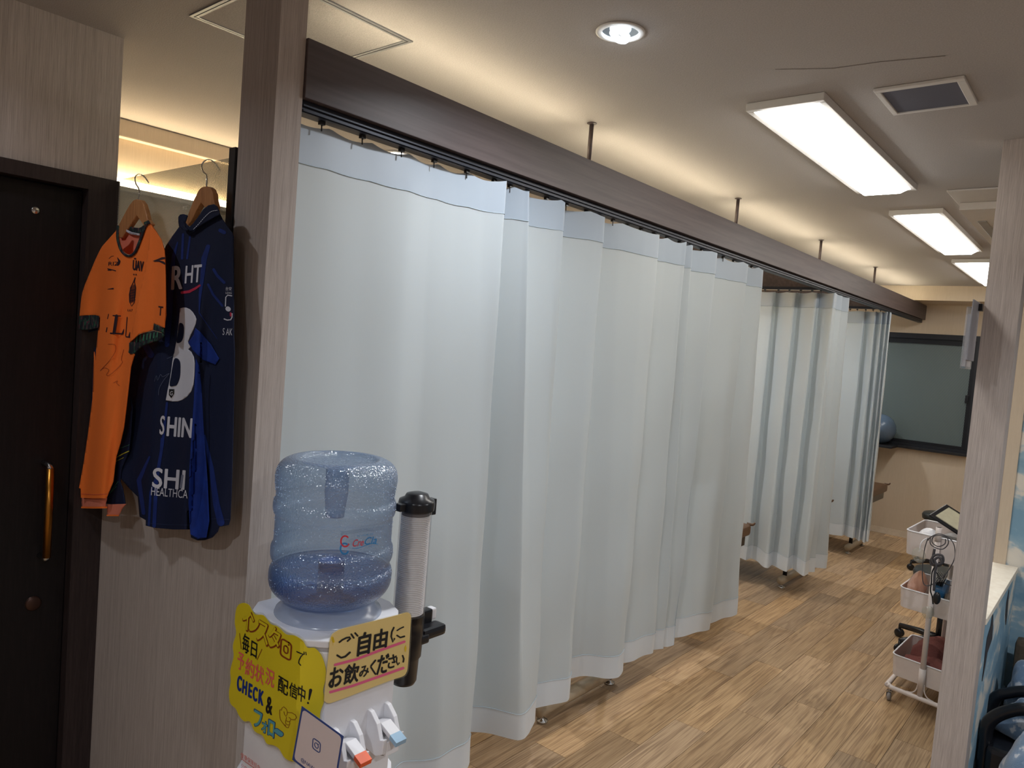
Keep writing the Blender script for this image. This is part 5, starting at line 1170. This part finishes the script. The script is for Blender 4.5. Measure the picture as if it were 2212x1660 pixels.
# ================================================================== STOOLS
def stool(label, cx, cy, zs, a0, rad=.20, base=.27, square=False):
    t = thing('rolling_stool', label, 'stool', (cx, cy, 0), 'black rolling stools')
    bm = BM(); lathe(bm, [(0, zs-.075), (rad*.86, zs-.072), (rad*.98, zs-.055), (rad, zs-.025), (rad*.95, zs-.006), (rad*.8, zs), (0, zs+.001)], (cx, cy), 40); obj('seat', bm, 'stool', t, True)
    bm = BM(); lathe(bm, [(0, zs-.09), (rad*.7, zs-.09), (rad*.7, zs-.075), (0, zs-.075)], (cx, cy), 24); obj('seat_plate', bm, 'black', t)
    bm = BM(); tube(bm, [(cx, cy, .07), (cx, cy, .30)], .026, 16); tube(bm, [(cx, cy, .30), (cx, cy, zs-.09)], .014, 12); obj('gas_column', bm, 'black', t, True)
    bm = BM(); tube(bm, spline([(cx+.02, cy, zs-.10), (cx+.10, cy-.05, zs-.105), (cx+.15, cy-.09, zs-.10)], 3), .005, 8); obj('height_lever', bm, 'black', t, True)
    for k in range(5):
        a = a0+k*2*PI/5; d = Vector((math.cos(a), math.sin(a), 0)); c0 = Vector((cx, cy, .095)); e = c0+d*base+Vector((0, 0, -.022))
        bm = BM(); tube(bm, [c0, c0+d*base*.5+Vector((0, 0, -.006)), e], [.024, .019, .016], 10); lg = obj('base_leg', bm, 'black', t, True)
        bm = BM()
        for s in (-1, 1):
            cc = Vector((e.x, e.y, .026))+Vector((-d.y, d.x, 0))*s*.011
            b2 = BM(); lathe(b2, [(0, -.008), (.020, -.008), (.0255, -.004), (.0255, .004), (.020, .008), (0, .008)], (0, 0), 20)
            xf(b2, Matrix.Translation(cc) @ Vector((0, 0, 1)).rotation_difference(Vector((-d.y, d.x, 0))).to_matrix().to_4x4())
            me_ = bpy.data.meshes.new('x'); b2.to_mesh(me_); b2.free(); bm.from_mesh(me_); bpy.data.meshes.remove(me_)
        tube(bm, [(e.x, e.y, .03), (e.x, e.y, .075)], .009, 10); obj('caster', bm, 'black', lg, True)
    return t
stool('black rolling stool right behind the trolley, its seat hidden by the right pillar', -.70, 5.02, .50, 2.72, .18, .26)
stool('black rolling stool with a thick seat standing farther back near the far wall', -1.03, 7.12, .50, 2.55, .20, .27)

# ================================================================== CORNER CHAIR AND BLANKETS
CH = thing('black_armchair', 'black armchair with rounded arms standing in the cloud-papered corner under blue blankets', 'chair', (.02, 3.65, 0))
def armtube(px, y, r, name):
    bm = BM(); tube(bm, spline([at(a, b, 'y', y) for a, b in px], 6), r, 12); return obj(name, bm, 'black', CH, True)
armtube([(2116, 1720), (2128, 1612), (2130, 1580), (2139, 1558), (2167, 1541), (2212, 1533), (2290, 1545), (2330, 1590), (2335, 1700)], 3.36, .024, 'armrest')
armtube([(2132, 1640), (2139, 1540), (2146, 1514), (2158, 1503), (2178, 1498), (2212, 1494), (2280, 1500)], 3.62, .022, 'armrest')
obj('seat', B(-.27, .30, 3.30, 3.95, .17, .27, bevel=.02), 'black', CH)
obj('side_panel', B(-.288, -.272, 3.40, 3.95, .03, .30, bevel=.006), 'black', CH)
for x in (-.25, .28):
    for y in (3.34, 3.92):
        bm = BM(); tube(bm, [(x, y, .001), (x, y, .17)], .018, 10); obj('leg', bm, 'black', CH, True)
bkz = at(2182, 1381, 'y', 4.02).z
bm = B(-.268, .36, 4.02, 4.12, .20, bkz, bevel=.02); obj('back_cushion', bm, 'brownpad', CH)
def blanket(label, cx, cy, z0, sx, sy, sz, seed, squash=1.0, tilt=0):
    """draped folded heap: a lumpy dome with folds"""
    bm = BM(); bmesh.ops.create_icosphere(bm, subdivisions=5, radius=1); rnd = random.Random(seed)
    D = [(Vector((rnd.gauss(0, 1), rnd.gauss(0, 1), rnd.gauss(0, .6))).normalized(), rnd.uniform(3, 8), rnd.uniform(0, 6)) for _ in range(6)]
    for v in bm.verts:
        n = v.co.copy(); d = sum(math.sin(n.dot(a)*f+p_)**3 for a, f, p_ in D)/6
        k = 1+.34*d; zz = n.z
        x = math.copysign(abs(n.x)**.8, n.x)*sx*k; y = math.copysign(abs(n.y)**.8, n.y)*sy*k; z = (max(zz, -.35)+.35)/1.35*sz*(1+.35*d)
        v.co = Vector((cx+x, cy+y, z0+max(0, z)+tilt*x))
    return tag(obj('fleece_blanket', bm, 'fleece', None, True), label, 'blanket', 'blue patterned blankets on the chair')
pA = at(2190, 1640, 'y', 3.30); pB = at(2195, 1570, 'y', 3.6); pC = at(2200, 1500, 'y', 3.95)
blanket('blue patterned fleece blanket heaped lowest, in front of the near chair arm', .03, 3.08, .002, .27, .14, .42, 4)
blanket('blue patterned fleece blanket folded between the two black chair arms', .0, 3.49, .278, .26, .09, .17, 11)
blanket('blue patterned fleece blanket propped highest, against the brown cushion', -.06, 3.80, .272, .20, .12, .24, 21)
